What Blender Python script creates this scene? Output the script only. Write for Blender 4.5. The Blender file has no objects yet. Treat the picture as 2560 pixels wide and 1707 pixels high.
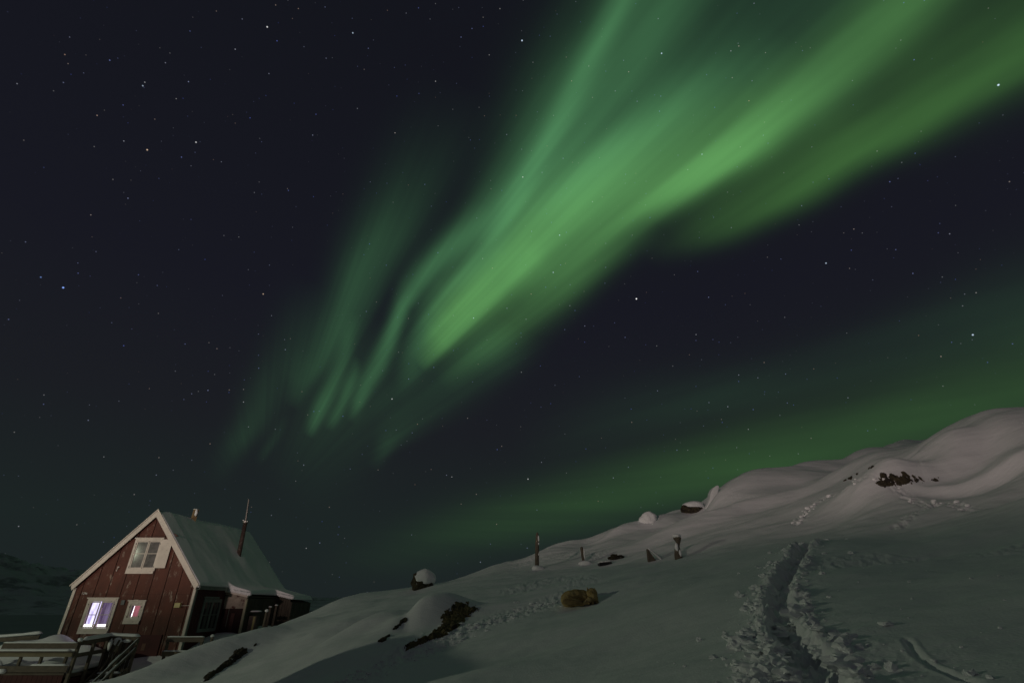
import bpy, bmesh, math, random
import numpy as np
from mathutils import Vector, Matrix, noise as mnoise

SC = bpy.context.scene
C = SC.collection
# ------------------------------------------------------------------ camera
F_PX = 1261.74; PITCH = math.radians(27.664)
SP, CP = math.sin(PITCH), math.cos(PITCH)
cam_d = bpy.data.cameras.new("camera"); cam = bpy.data.objects.new("camera", cam_d); C.objects.link(cam)
cam_d.sensor_width = 36.0; cam_d.lens = 36.0 * F_PX / 2560.0
cam_d.clip_start = 0.05; cam_d.clip_end = 30000
cam.location = (0, 0, 0); cam.rotation_euler = (math.pi / 2 + PITCH, 0, 0)
SC.camera = cam
SC.view_settings.view_transform = 'Standard'; SC.view_settings.look = 'None'
SC.view_settings.exposure = 0.0; SC.view_settings.gamma = 1.0
try:
    SC.cycles.use_denoising = True
    SC.cycles.max_bounces = 5
except Exception: pass

def W(px, py, Y):
    x = (px - 1280) / F_PX; y = (853.5 - py) / F_PX
    k = Y / (CP - y * SP)
    return Vector((x * k, Y, (SP + y * CP) * k))


# ------------------------------------------------------------------ assumed street lamps of the settlement, behind and to the left of the photographer
def lamp_light(pos, watts, col, size):
    l = bpy.data.lights.new("lamp_light", 'POINT'); l.energy = watts; l.color = col; l.shadow_soft_size = size
    o = bpy.data.objects.new("lamp_light", l); C.objects.link(o); o.location = pos
LAMP_POS = Vector((-16.0, -12.0, 4.0)); lamp_light(LAMP_POS, 15500.0, (1.0, .78, .70), .62)
LAMP2_POS = Vector((-34.0, 3.0, 4.2)); lamp_light(LAMP2_POS, 4000.0, (.93, 1.0, .72), .15)
# unseen buildings added to block lamp light: centre, turn, length, width, eave, ridge height
SHADE_BUILDINGS = [(-9.5, -5.8, math.radians(54), 11.0, 5.0, 2.4, 3.45, 'dark red building with snowy roof behind the photographer, unseen, added to shade the near snow'),  # unseen, added to keep lamp light off the near snow
            (-13.2, 7.9, 0.0, 2.6, 2.4, .40, .92, 'small dark red shed with snowy roof left of the photographer, unseen, added to shade the bank'),  # unseen, added to cast the shadow on the bank
            (-16.9, 1.2, math.radians(90), 4.8, 4.0, 1.5, 2.55, 'low dark red building, unseen, added to shade the deck')]  # last one is an unseen block added to keep lamp light off the deck

# ------------------------------------------------------------------ sky: night, stars and aurora (a world at infinity)
world = bpy.data.worlds.new("World"); SC.world = world; world.use_nodes = True
NT = world.node_tree; NT.nodes.clear()
def nd(t, **kw):
    n = NT.nodes.new(t)
    for k, v in kw.items(): setattr(n, k, v)
    return n
def put(sock, v):
    if isinstance(v, bpy.types.NodeSocket): NT.links.new(v, sock)
    else: sock.default_value = v
def M(op, a, b=None, c=None, clamp=False):
    n = nd('ShaderNodeMath', operation=op); n.use_clamp = clamp
    put(n.inputs[0], a)
    if b is not None: put(n.inputs[1], b)
    if c is not None: put(n.inputs[2], c)
    return n.outputs[0]
def VM(op, a, b=None):
    n = nd('ShaderNodeVectorMath', operation=op); put(n.inputs[0], a)
    if b is not None: put(n.inputs[1], b)
    return n
def scale_add(colour, fac, acc):
    n = nd('ShaderNodeVectorMath', operation='MULTIPLY_ADD')
    n.inputs[0].default_value = colour; cx = nd('ShaderNodeCombineXYZ')
    for i in range(3): put(cx.inputs[i], fac)
    put(n.inputs[1], cx.outputs[0]); put(n.inputs[2], acc)
    return n.outputs[0]
DIR = nd('ShaderNodeTexCoord').outputs['Generated']
FW = (0.0, CP, SP); UPV = (0.0, -SP, CP)
w_ = VM('DOT_PRODUCT', DIR, FW).outputs['Value']
wc = M('MAXIMUM', w_, 0.05)
gx = M('DIVIDE', VM('DOT_PRODUCT', DIR, (1, 0, 0)).outputs['Value'], wc)
gy = M('DIVIDE', VM('DOT_PRODUCT', DIR, UPV).outputs['Value'], wc)
KX, KY = 1.280, 0.8535; FK = F_PX / 1000
sx = M('MULTIPLY_ADD', gx, FK, KX)
sy = M('MULTIPLY_ADD', gy, -FK, KY)
front = nd('ShaderNodeMapRange', interpolation_type='SMOOTHSTEP')
put(front.inputs[0], w_); front.inputs[1].default_value = 0.15; front.inputs[2].default_value = 0.55
FRONT = front.outputs[0]
fam = {}
def family(a):
    if a not in fam:
        c, s = math.cos(math.radians(a)), math.sin(math.radians(a))
        p = M('ADD', M('MULTIPLY', sx, c), M('MULTIPLY', sy, -s))
        q = M('ADD', M('MULTIPLY', sx, s), M('MULTIPLY', sy, c))
        # faint waviness so that no edge is a ruled line
        n = nd('ShaderNodeTexNoise', noise_dimensions='2D'); n.inputs['Scale'].default_value = 1.0; n.inputs['Detail'].default_value = 2
        cx = nd('ShaderNodeCombineXYZ'); put(cx.inputs[0], M('MULTIPLY', p, 2.2)); put(cx.inputs[1], M('MULTIPLY', q, 7.0))
        put(n.inputs['Vector'], cx.outputs[0])
        q = M('ADD', q, M('MULTIPLY', M('SUBTRACT', n.outputs['Fac'], 0.5), 0.016))
        fam[a] = (p, q, c, s)
    return fam[a]
def streak(a, pts):
    """pts: (x, y, amplitude, width up-left, width down-right) in thousandths of the sky chart"""
    p, q, c, s = family(a)
    P = sorted([((x * c - y * s) / 1000, (x * s + y * c) / 1000, am, wl / 1000, wr / 1000) for x, y, am, wl, wr in pts])
    P = np.array(P); p0, p1 = P[0, 0], P[-1, 0]
    ts = np.linspace(p0, p1, 26)
    def smooth(col):
        xs, ys = P[:, 0], P[:, col]
        m = np.gradient(ys, xs) if len(xs) > 1 else np.zeros(len(xs))
        out = []
        for t in ts:
            i = min(max(np.searchsorted(xs, t) - 1, 0), len(xs) - 2); h = xs[i + 1] - xs[i]; u = (t - xs[i]) / h
            v = ((1 + 2 * u) * (1 - u) ** 2 * ys[i] + u * (1 - u) ** 2 * h * m[i] + u * u * (3 - 2 * u) * ys[i + 1] + u * u * (u - 1) * h * m[i + 1])
            out.append(v)
        return np.array(out)
    cq, am, wl, wr = smooth(1), np.clip(smooth(2), 0, 1), np.clip(smooth(3), .008, 1), np.clip(smooth(4), .008, 1)
    q0, q1 = cq.min(), cq.max() + 1e-4
    mr = nd('ShaderNodeMapRange'); mr.clamp = True
    put(mr.inputs[0], p); mr.inputs[1].default_value = p0; mr.inputs[2].default_value = p1
    r = nd('ShaderNodeValToRGB'); cr = r.color_ramp; cr.interpolation = 'LINEAR'
    n = len(ts)
    while len(cr.elements) < n: cr.elements.new(0.5)
    for i in range(n): cr.elements[i].position = i / (n - 1)
    for i in range(n):
        cr.elements[i].color = ((cq[i] - q0) / (q1 - q0), wl[i] / .4, wr[i] / .4, am[i] / .4)
    put(r.inputs[0], mr.outputs[0])
    sep = nd('ShaderNodeSeparateColor'); put(sep.inputs[0], r.outputs['Color'])
    d = M('SUBTRACT', q, M('MULTIPLY_ADD', sep.outputs[0], q1 - q0, q0))
    right = M('GREATER_THAN', d, 0.0)
    mx = nd('ShaderNodeMix'); mx.data_type = 'FLOAT'; put(mx.inputs[0], right); put(mx.inputs[2], sep.outputs[1]); put(mx.inputs[3], sep.outputs[2])
    e = M('DIVIDE', d, M('MULTIPLY', mx.outputs[0], .4))
    g = M('EXPONENT', M('MULTIPLY', M('MULTIPLY', e, e), -1.0))
    return M('MULTIPLY', g, M('MULTIPLY', r.outputs['Alpha'], .4))
def total(lst):
    acc = lst[0]
    for v in lst[1:]: acc = M('ADD', acc, v)
    return acc
A_, B_, H_ = 42, 62, 18
def c1(X, Y): return (550 + X * .3826, 600 + Y * .3826)
def c2(X, Y): return (1200 + X * .5782, Y * .5782)
def c3(X, Y): return (1100 + X * .6207, 700 + Y * .6207)
def pts(f, lst): return [(*f(x, y), a, wl, wr) for x, y, a, wl, wr in lst]
GREEN = [
 streak(A_, pts(c1, [(1300,830,0,20,20),(1350,770,.05,25,22),(1420,690,.17,40,26),(1480,610,.22,48,32),(1570,510,.26,55,38),(1700,380,.27,60,45),(1850,240,.25,65,50),(2000,80,.24,70,55)])
            + pts(c2, [(250,1010,.20,75,60),(420,860,.16,75,60),(620,720,.12,75,60),(820,600,.08,75,60),(1020,480,.04,75,60),(1200,380,0,75,60)])),
 streak(A_, pts(c2, [(120,1260,.0,60,60),(300,1140,.07,70,60),(470,1030,.13,80,52),(640,930,.18,80,44),(800,850,.25,80,38),(1000,740,.28,85,36),(1180,620,.27,90,42),(1300,510,.23,90,50),(1500,350,.16,90,60),(1680,190,.12,90,60),(1800,80,.12,90,60),(1950,-60,.11,90,60)])),
 streak(A_, [(1100,960,0,40,35),(1170,900,.03,45,40),(1250,840,.06,60,45),(1340,765,.075,70,50),(1430,700,.08,70,45),(1520,635,.05,60,40),(1640,560,0,50,40)]),
]
TEAL = [
 streak(B_, pts(c2, [(800,-60,.075,150,110),(750,50,.078,150,110),(690,170,.08,145,100),(570,300,.078,135,120),(450,430,.080,120,110),(320,620,.080,100,98),(210,790,.083,80,80),(90,900,.088,60,64)])
            + pts(c1, [(1530,30,.11,38,45),(1400,150,.105,32,38),(1260,330,.09,28,28),(1190,450,.105,20,19),(1130,620,.095,22,20),(1050,800,.07,24,22),(950,960,.055,20,18),(890,1100,.045,16,14),(850,1190,0,14,12)])),
 streak(50, pts(c2, [(200,980,0,40,50),(330,860,.04,40,50),(450,740,.07,55,60),(700,560,.075,65,65),(950,390,.05,70,70),(1150,300,.035,70,70),(1350,180,.01,70,70)])),
 streak(50, [(1120,760,0,60,60),(1230,660,.035,80,90),(1350,540,.055,130,120),(1500,400,.062,150,140),(1680,250,.052,170,160),(1850,110,.038,190,170),(2000,-30,.030,200,170)]),
 streak(B_, pts(c1, [(1760,60,.09,30,30),(1600,230,.09,30,30),(1480,340,.078,30,32),(1370,500,.072,30,32),(1290,700,.062,30,34),(1240,850,.036,32,34),(1200,960,.012,24,26),(1160,1060,0,20,20)])),
 streak(B_, pts(c1, [(1640,-1000,0,90,80),(1480,-720,.006,95,80),(1330,-440,.016,90,75),(1190,-200,.030,80,68),(1070,0,.048,70,60),(950,200,.056,62,55),(860,400,.056,56,52),(760,600,.050,52,45),(650,780,.038,46,34),(560,900,.034,38,24),(510,1000,.022,26,18),(470,1100,0,24,16)])),
 streak(B_, pts(c1, [(900,480,0,20,18),(850,620,.024,20,18),(820,760,.034,20,17),(740,950,.048,20,17),(660,1100,.058,20,16),(612,1210,.042,17,13),(580,1290,0,15,12)])),
 streak(B_, pts(c1, [(900,760,0,12,12),(885,860,.03,14,13),(850,950,.05,15,13),(790,1080,.042,14,12),(740,1170,.03,16,13),(700,1240,0,14,12)])),
 streak(B_, pts(c1, [(640,280,0,60,50),(540,520,.008,60,55),(430,780,.013,55,55),(310,1000,.016,50,45),(220,1180,.018,42,34),(140,1300,.018,36,26),(40,1450,.006,36,26),(-60,1600,0,30,25)])),
 streak(B_, pts(c1, [(430,1130,0,12,12),(370,1250,.008,14,12),(300,1370,.009,14,10),(240,1460,0,12,10)])),
 streak(B_, pts(c1, [(1950,560,.0,90,60),(1800,720,.035,95,60),(1600,880,.026,100,60),(1380,1080,.018,90,50),(1180,1250,.02,45,32),(1090,1340,.024,26,20),(1030,1430,.008,20,15),(990,1500,0,20,15)])),
 streak(B_, pts(c1, [(1180,800,0,50,50),(1080,1000,.014,60,55),(950,1180,.013,75,60),(820,1350,.009,90,70),(650,1560,.004,90,80),(500,1800,0,90,80)])),
 streak(B_, pts(c1, [(1050,520,0,60,60),(900,760,.012,75,70),(760,980,.016,80,75),(620,1180,.012,80,70),(450,1450,.004,80,70),(350,1600,0,80,70)])),
 streak(H_, pts(c3, [(300,700,0,70,60),(700,570,.008,80,60),(1100,480,.013,70,45),(1500,380,.010,75,55),(1900,260,.012,80,80),(2352,150,.016,120,100)])),
]
YELLOW = [
 streak(30, pts(c2, [(700,1110,0,40,30),(850,1050,.02,60,38),(1000,990,.055,85,42),(1200,890,.080,100,45),(1400,790,.092,105,48),(1600,660,.098,100,50),(1850,550,.094,95,52),(2100,410,.085,90,54),(2352,260,.075,95,60)])),
 streak(30, pts(c2, [(1500,330,0,150,150),(1800,260,.028,170,150),(2100,140,.034,170,150),(2352,40,.030,170,150)])),
 streak(H_, pts(c3, [(-500,1160,0,50,50),(-200,1100,.006,60,55),(0,1035,.013,65,58),(350,950,.025,72,62),(700,872,.036,80,66),(1000,805,.043,88,70),(1500,680,.047,98,82),(2000,555,.048,108,95),(2352,450,.044,115,110)])),
]

RAYC = (.653, 1.30)      # the rays fan out from about here
dx_, dy_ = M('SUBTRACT', sx, RAYC[0]), M('SUBTRACT', RAYC[1], sy)
ang = M('ARCTAN2', dy_, dx_); rad_ = M('SQRT', M('ADD', M('MULTIPLY', dx_, dx_), M('MULTIPLY', dy_, dy_)))
def rays(fa, fr, detail):
    n = nd('ShaderNodeTexNoise', noise_dimensions='2D'); n.inputs['Scale'].default_value = 1.0; n.inputs['Detail'].default_value = detail
    cx = nd('ShaderNodeCombineXYZ'); put(cx.inputs[0], M('MULTIPLY', ang, fa)); put(cx.inputs[1], M('MULTIPLY', rad_, fr)); put(n.inputs['Vector'], cx.outputs[0]); return n.outputs['Fac']
MODV = M('ADD', M('MULTIPLY', rays(16, 1.3, 2), 0.62), M('MULTIPLY_ADD', rays(46, 1.8, 1), 0.26, 0.56))
FM = M('MULTIPLY', FRONT, MODV)
teal = M('MULTIPLY', total(TEAL), FM); grn = M('MULTIPLY', total(GREEN), FM); yel = M('MULTIPLY', total(YELLOW), FM)
# dark night gradient: indigo overhead, grey-teal towards the horizon
sepd = nd('ShaderNodeSeparateXYZ'); put(sepd.inputs[0], DIR)
gr = nd('ShaderNodeValToRGB'); put(gr.inputs[0], sepd.outputs[2])
gr.color_ramp.elements[0].position = 0.0; gr.color_ramp.elements[0].color = (.0116, .0165, .0172, 1)
gr.color_ramp.elements[1].position = 0.85; gr.color_ramp.elements[1].color = (.0070, .0077, .0120, 1)
for po, co in ((.12, (.0118, .0178, .0175, 1)), (.3, (.0108, .0122, .0160, 1)), (.5, (.0088, .0093, .0152, 1))):
    e = gr.color_ramp.elements.new(po); e.color = co
acc = gr.outputs['Color']
acc = scale_add((.30, 1.0, .38), teal, acc)
acc = scale_add((.33, 1.0, .27), grn, acc)
acc = scale_add((.32, 1.0, .20), yel, acc)
# neutral fill glow added to the sky behind and above, lightening the snow
back = nd('ShaderNodeMapRange', interpolation_type='SMOOTHSTEP'); put(back.inputs[0], w_)
back.inputs[1].default_value = 0.45; back.inputs[2].default_value = -0.3
acc = scale_add((1.0, .95, .92), M('MULTIPLY', back.outputs[0], .020), acc)
# small stars: cells of a 3D pattern cut by the celestial sphere
def starfield(scale, r, gain, power):
    ax = Vector((-.35, .75, .56)).normalized()
    v = nd('ShaderNodeTexVoronoi', voronoi_dimensions='3D', feature='F1'); v.inputs['Scale'].default_value = scale
    put(v.inputs['Vector'], DIR); v.inputs['Randomness'].default_value = 1.0
    m = nd('ShaderNodeMapRange'); put(m.inputs[0], v.outputs['Distance']); m.inputs[1].default_value = r * scale; m.inputs[2].default_value = r * scale * .25
    s = nd('ShaderNodeSeparateColor'); put(s.inputs[0], v.outputs['Color'])
    b = M('MULTIPLY', M('POWER', s.outputs[0], power), gain)
    k = M('MULTIPLY', m.outputs[0], b)
    ramp = nd('ShaderNodeValToRGB'); put(ramp.inputs[0], s.outputs[1]); ramp.color_ramp.interpolation = 'LINEAR'
    ramp.color_ramp.elements[0].color = (.16, .24, 1, 1); ramp.color_ramp.elements[1].color = (1, .62, .42, 1)
    e = ramp.color_ramp.elements.new(.5); e.color = (.55, .62, 1, 1)
    e = ramp.color_ramp.elements.new(.8); e.color = (1, 1, 1, 1)
    cm = nd('ShaderNodeCombineXYZ')
    for i in range(3): put(cm.inputs[i], k)
    mm = nd('ShaderNodeVectorMath', operation='MULTIPLY'); put(mm.inputs[0], ramp.outputs[0]); put(mm.inputs[1], cm.outputs[0])
    return mm.outputs[0]
for args in ((105, .00105, .38, 5.0),):
    s_ = starfield(*args); acc = VM('ADD', acc, s_).outputs[0]
BRIGHT = [(158,719,1.6,0),(668,68,1.0,2),(882,83,.8,1),(1305,102,1.4,1),(1591,747,1.8,2),(368,375,.9,3),(490,356,.8,2),(1654,134,1.0,1),(2065,658,.9,1),
          (2496,213,1.5,1),(2432,837,1.2,1),(1307,443,.7,2),(1399,588,.8,1),(1383,681,.8,1),(1184,795,.7,1),(658,735,.7,3),(357,215,.6,1),(980,997,.8,2),
          (1320,1197,.7,2),(102,693,.6,0),(1755,386,.6,1)]
SCOL = ((.25, .42, 1.0), (.65, .8, 1.0), (1, 1, 1), (1, .72, .5))
for px, py, b, ci in BRIGHT:
    d = W(px, py, 1.0).normalized()
    m = nd('ShaderNodeMapRange'); put(m.inputs[0], VM('DISTANCE', DIR, tuple(d)).outputs['Value'])
    m.inputs[1].default_value = .0011 + .0003 * b; m.inputs[2].default_value = .0003
    acc = scale_add(SCOL[ci], M('MULTIPLY', m.outputs[0], b * .8), acc)
bg = nd('ShaderNodeBackground'); put(bg.inputs[0], acc); bg.inputs[1].default_value = 1.0
NT.links.new(bg.outputs[0], nd('ShaderNodeOutputWorld').inputs[0])
try:
    world.cycles.sampling_method = 'MANUAL'; world.cycles.sample_map_resolution = 512
except Exception: pass

# ------------------------------------------------------------------ helpers
rng = random.Random(7)
NP = np.random.RandomState(11)
def mat(name, base, rough=.7, metal=0., noise=None, bump=None, wear=None, emit=None, grain=None, spec=None):
    """procedural material; noise=(scale, amount), bump=(scale, strength, distance), wear=(colour, scale, low, high), grain=stretched streaks"""
    m = bpy.data.materials.new(name); m.use_nodes = True; nt = m.node_tree
    b = nt.nodes['Principled BSDF']; b.inputs['Roughness'].default_value = rough; b.inputs['Metallic'].default_value = metal
    if spec is not None: b.inputs['Specular IOR Level'].default_value = spec
    tc = nt.nodes.new('ShaderNodeTexCoord'); L = nt.links.new
    col = None
    rgb = nt.nodes.new('ShaderNodeRGB'); rgb.outputs[0].default_value = (*base, 1); col = rgb.outputs[0]
    def nz(scale, detail=5, vec=None, stretch=None, rgh=.6):
        n = nt.nodes.new('ShaderNodeTexNoise'); n.inputs['Scale'].default_value = scale; n.inputs['Detail'].default_value = detail; n.inputs['Roughness'].default_value = rgh
        src = tc.outputs['Object']
        if stretch:
            mp = nt.nodes.new('ShaderNodeMapping'); mp.inputs['Scale'].default_value = stretch; L(src, mp.inputs[0]); src = mp.outputs[0]
        L(src, n.inputs['Vector']); return n.outputs['Fac']
    def mixc(a, bcol, fac, mode='MIX'):
        x = nt.nodes.new('ShaderNodeMix'); x.data_type = 'RGBA'; x.blend_type = mode
        if isinstance(fac, float): x.inputs[0].default_value = fac
        else: L(fac, x.inputs[0])
        for s, v in ((x.inputs[6], a), (x.inputs[7], bcol)):
            if isinstance(v, tuple): s.default_value = (*v, 1)
            else: L(v, s)
        return x.outputs[2]
    def rmp(f, lo, hi, a=0., bb=1.):
        r = nt.nodes.new('ShaderNodeMapRange'); L(f, r.inputs[0]); r.inputs[1].default_value = lo; r.inputs[2].default_value = hi
        r.inputs[3].default_value = a; r.inputs[4].default_value = bb; return r.outputs[0]
    if noise:
        f = rmp(nz(noise[0]), .3, .7)
        col = mixc(tuple(c * (1 - noise[1]) for c in base), tuple(min(1, c * (1 + noise[1])) for c in base), f)
    if grain:
        f = rmp(nz(grain[0], 4, stretch=grain[1]), .35, .65)
        col = mixc(col, grain[2], rmp(f, 0, 1, 0, grain[3]))
    if wear:
        for w in (wear if isinstance(wear, list) else [wear]):
            f = rmp(nz(w[1], 8, stretch=(w[4] if len(w) > 4 else None), rgh=.72), w[2], w[3])
            col = mixc(col, w[0], f)
    L(col, b.inputs['Base Color'])
    if bump:
        bn = nt.nodes.new('ShaderNodeBump'); bn.inputs['Strength'].default_value = bump[1]; bn.inputs['Distance'].default_value = bump[2]
        L(nz(bump[0], 6, stretch=(bump[3] if len(bump) > 3 else None)), bn.inputs['Height']); L(bn.outputs[0], b.inputs['Normal'])
    if emit:
        b.inputs['Emission Color'].default_value = (*emit[0], 1); b.inputs['Emission Strength'].default_value = emit[1]
    return m
class MB:
    def __init__(s): s.v = []; s.f = []
    def add(s, vs, fs):
        o = len(s.v); s.v += [tuple(v) for v in vs]; s.f += [tuple(i + o for i in f) for f in fs]; return s
    def box(s, a, b, rot=None, piv=None):
        x0, y0, z0 = a; x1, y1, z1 = b
        vs = [(x0,y0,z0),(x1,y0,z0),(x1,y1,z0),(x0,y1,z0),(x0,y0,z1),(x1,y0,z1),(x1,y1,z1),(x0,y1,z1)]
        if rot is not None: p = Vector(piv); vs = [rot @ (Vector(v) - p) + p for v in vs]
        return s.add(vs, [(0,3,2,1),(4,5,6,7),(0,1,5,4),(1,2,6,5),(2,3,7,6),(3,0,4,7)])
    def beam(s, p, q, w, h, up=(0, 0, 1)):
        """rectangular bar from p to q, w across, h along up"""
        p, q = Vector(p), Vector(q); d = (q - p).normalized(); u = Vector(up)
        side = d.cross(u).normalized(); u = side.cross(d).normalized()
        vs = [c + side * a * w / 2 + u * b * h / 2 for c in (p, q) for a, b in ((-1, -1), (1, -1), (1, 1), (-1, 1))]
        return s.add(vs, [(0,1,2,3),(7,6,5,4),(0,4,5,1),(1,5,6,2),(2,6,7,3),(3,7,4,0)])
    def prism(s, poly, y0, y1):
        """polygon of (x, z) extruded along y"""
        n = len(poly); vs = [(x, y0, z) for x, z in poly] + [(x, y1, z) for x, z in poly]
        return s.add(vs, [tuple(range(n)), tuple(range(2 * n - 1, n - 1, -1))] + [(i, i + n, (i + 1) % n + n, (i + 1) % n) for i in range(n)])
    def tube(s, path, radii, n=12, cap=True, squash=1.0, wob=0.0):
        rings = []; path = [Vector(p) for p in path]
        for i, p in enumerate(path):
            d = (path[min(i + 1, len(path) - 1)] - path[max(i - 1, 0)]).normalized()
            a = Vector((1, 0, 0)) if abs(d.x) < .8 else Vector((0, 1, 0)); u = d.cross(a).normalized(); w = d.cross(u)
            rings.append([p + (u * math.cos(t) + w * math.sin(t) * squash) * radii[i] * (1 + wob * math.sin(3 * t + i * 1.7)) for t in [2 * math.pi * k / n for k in range(n)]])
        vs = [v for r in rings for v in r]
        fs = [(i * n + k, i * n + (k + 1) % n, (i + 1) * n + (k + 1) % n, (i + 1) * n + k) for i in range(len(path) - 1) for k in range(n)]
        if cap: fs += [tuple(range(n - 1, -1, -1)), tuple(range((len(path) - 1) * n, len(path) * n))]
        return s.add(vs, fs)
    def blob(s, c, r, seed=0, amp=.15, freq=1.6, sub=3, rot=None, flat=None):
        bm = bmesh.new(); bmesh.ops.create_icosphere(bm, subdivisions=sub, radius=1)
        off = Vector((seed * 3.1, seed * 1.7, seed * .9)); vs = []
        for v in bm.verts:
            k = 1 + amp * mnoise.fractal(v.co * freq + off, 1.0, 2.0, 4)
            p = Vector((v.co.x * r[0], v.co.y * r[1], v.co.z * r[2])) * k
            if flat is not None and p.z < flat: p.z = flat
            if rot is not None: p = rot @ p
            vs.append(p + Vector(c))
        fs = [tuple(v.index for v in f.verts) for f in bm.faces]; bm.free(); return s.add(vs, fs)
def make(name, mb, m, parent=None, smooth=False, origin=None, bevel=0.0):
    me = bpy.data.meshes.new(name)
    o = bpy.data.objects.new(name, me); C.objects.link(o)
    off = Vector(origin) if origin is not None else Vector((0, 0, 0))
    if parent is not None:
        o.parent = parent; off = parent_origin(parent) if origin is None else Vector(origin)
        o.location = off - parent_origin(parent)
    else: o.location = off
    o['_ox'], o['_oy'], o['_oz'] = off
    me.from_pydata([tuple(Vector(v) - off) for v in mb.v], [], mb.f); me.update()
    bm = bmesh.new(); bm.from_mesh(me); bmesh.ops.recalc_face_normals(bm, faces=bm.faces); bm.to_mesh(me); bm.free()
    me.materials.append(m)
    if smooth: me.shade_smooth()
    if bevel:
        b = o.modifiers.new('bevel', 'BEVEL'); b.width = bevel; b.segments = 2; b.limit_method = 'ANGLE'
    return o
def parent_origin(p): return Vector((p['_ox'], p['_oy'], p['_oz']))
def thing(name, loc, label, cat, group=None):
    o = bpy.data.objects.new(name, None); C.objects.link(o); o.location = loc; o.empty_display_size = .2
    o['_ox'], o['_oy'], o['_oz'] = loc
    tag(o, label, cat, group); return o
def tag(o, label=None, cat=None, group=None, kind=None):
    if label: o['label'] = label
    if cat: o['category'] = cat
    if group: o['group'] = group
    if kind: o['kind'] = kind
    return o

# ------------------------------------------------------------------ materials
def snow_material(name, fine=1.0, stretch=(.35, 2.2, 1)):
    m = bpy.data.materials.new(name); m.use_nodes = True; nt = m.node_tree; L = nt.links.new
    b = nt.nodes['Principled BSDF']; b.inputs['Base Color'].default_value = (.84, .85, .87, 1); b.inputs['Roughness'].default_value = .75
    b.inputs['Specular IOR Level'].default_value = .25
    tc = nt.nodes.new('ShaderNodeTexCoord')
    mp = nt.nodes.new('ShaderNodeMapping'); mp.inputs['Rotation'].default_value = (0, 0, math.radians(-18)); mp.inputs['Scale'].default_value = stretch
    L(tc.outputs['Object'], mp.inputs[0])
    n1 = nt.nodes.new('ShaderNodeTexNoise'); n1.inputs['Scale'].default_value = 2.4; n1.inputs['Detail'].default_value = 6; n1.inputs['Roughness'].default_value = .55; L(mp.outputs[0], n1.inputs['Vector'])
    n2 = nt.nodes.new('ShaderNodeTexNoise'); n2.inputs['Scale'].default_value = 38; n2.inputs['Detail'].default_value = 4; L(tc.outputs['Object'], n2.inputs['Vector'])
    b1 = nt.nodes.new('ShaderNodeBump'); b1.inputs['Strength'].default_value = .55; b1.inputs['Distance'].default_value = .055 * fine; L(n1.outputs['Fac'], b1.inputs['Height'])
    b2 = nt.nodes.new('ShaderNodeBump'); b2.inputs['Strength'].default_value = .35; b2.inputs['Distance'].default_value = .02 * fine; L(n2.outputs['Fac'], b2.inputs['Height']); L(b1.outputs[0], b2.inputs['Normal'])
    L(b2.outputs[0], b.inputs['Normal'])
    return m
SNOW = snow_material('snow'); SNOWCAP = snow_material('snow_cap', .30, (.8, .8, .8))
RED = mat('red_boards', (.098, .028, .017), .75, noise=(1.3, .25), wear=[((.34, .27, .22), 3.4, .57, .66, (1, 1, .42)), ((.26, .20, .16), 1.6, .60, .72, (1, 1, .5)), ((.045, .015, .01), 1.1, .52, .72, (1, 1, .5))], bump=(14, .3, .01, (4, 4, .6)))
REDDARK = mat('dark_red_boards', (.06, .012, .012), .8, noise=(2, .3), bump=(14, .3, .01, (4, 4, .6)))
GROOVE = mat('wall_backing', (.02, .008, .006), .9)
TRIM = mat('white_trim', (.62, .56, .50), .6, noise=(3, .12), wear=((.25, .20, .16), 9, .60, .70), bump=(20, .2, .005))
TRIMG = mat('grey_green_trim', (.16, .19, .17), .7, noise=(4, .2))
WOOD = mat('weathered_wood', (.135, .108, .085), .85, noise=(5, .25), grain=(6, (.6, 12, 12), (.07, .055, .045), .6), bump=(30, .4, .008, (.4, 6, 6)))
WOODV = mat('weathered_upright', (.15, .12, .09), .85, noise=(5, .25), grain=(6, (12, 12, .8), (.06, .05, .04), .6), bump=(30, .4, .008, (6, 6, .4)))
WOODY = mat('pale_wood', (.20, .165, .105), .8, noise=(5, .2), grain=(6, (.6, 12, 12), (.14, .11, .07), .5))
OLDWALL = mat('old_bare_boards', (.10, .085, .065), .9, noise=(2, .35), grain=(3, (9, 9, .5), (.03, .025, .02), .8), bump=(20, .5, .01, (8, 8, .4)))
PEEL = mat('peeling_white_board', (.36, .31, .26), .8, noise=(3, .2), wear=((.09, .03, .025), 3.4, .50, .60))
ROOFM = mat('tar_roof', (.03, .03, .03), .9)
GLASS = mat('window_glass', (.03, .03, .035), .08, spec=.6)
def clear_glass():
    m = bpy.data.materials.new('clear_pane'); m.use_nodes = True; nt = m.node_tree; nt.nodes.remove(nt.nodes['Principled BSDF'])
    t = nt.nodes.new('ShaderNodeBsdfTransparent'); g = nt.nodes.new('ShaderNodeBsdfGlossy'); g.inputs['Roughness'].default_value = .05
    x = nt.nodes.new('ShaderNodeMixShader'); x.inputs[0].default_value = .035
    nt.links.new(t.outputs[0], x.inputs[1]); nt.links.new(g.outputs[0], x.inputs[2]); nt.links.new(x.outputs[0], nt.nodes['Material Output'].inputs[0]); return m
PANE = clear_glass()
METAL = mat('dull_metal', (.22, .21, .2), .45, .8, noise=(8, .2))
RUST = mat('rusty_pipe', (.075, .05, .04), .7, .3, noise=(6, .35), wear=((.35, .33, .3), 5, .55, .65))
BRICK = mat('chimney_render', (.26, .18, .09), .9, noise=(6, .3), bump=(12, .6, .02))
ROCK = mat('mossy_rock', (.062, .050, .028), .95, noise=(7, .55), wear=[((.022, .017, .013), 4.2, .48, .60), ((.70, .70, .72), 6.5, .64, .68)], bump=(9, 1, .08))
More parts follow.
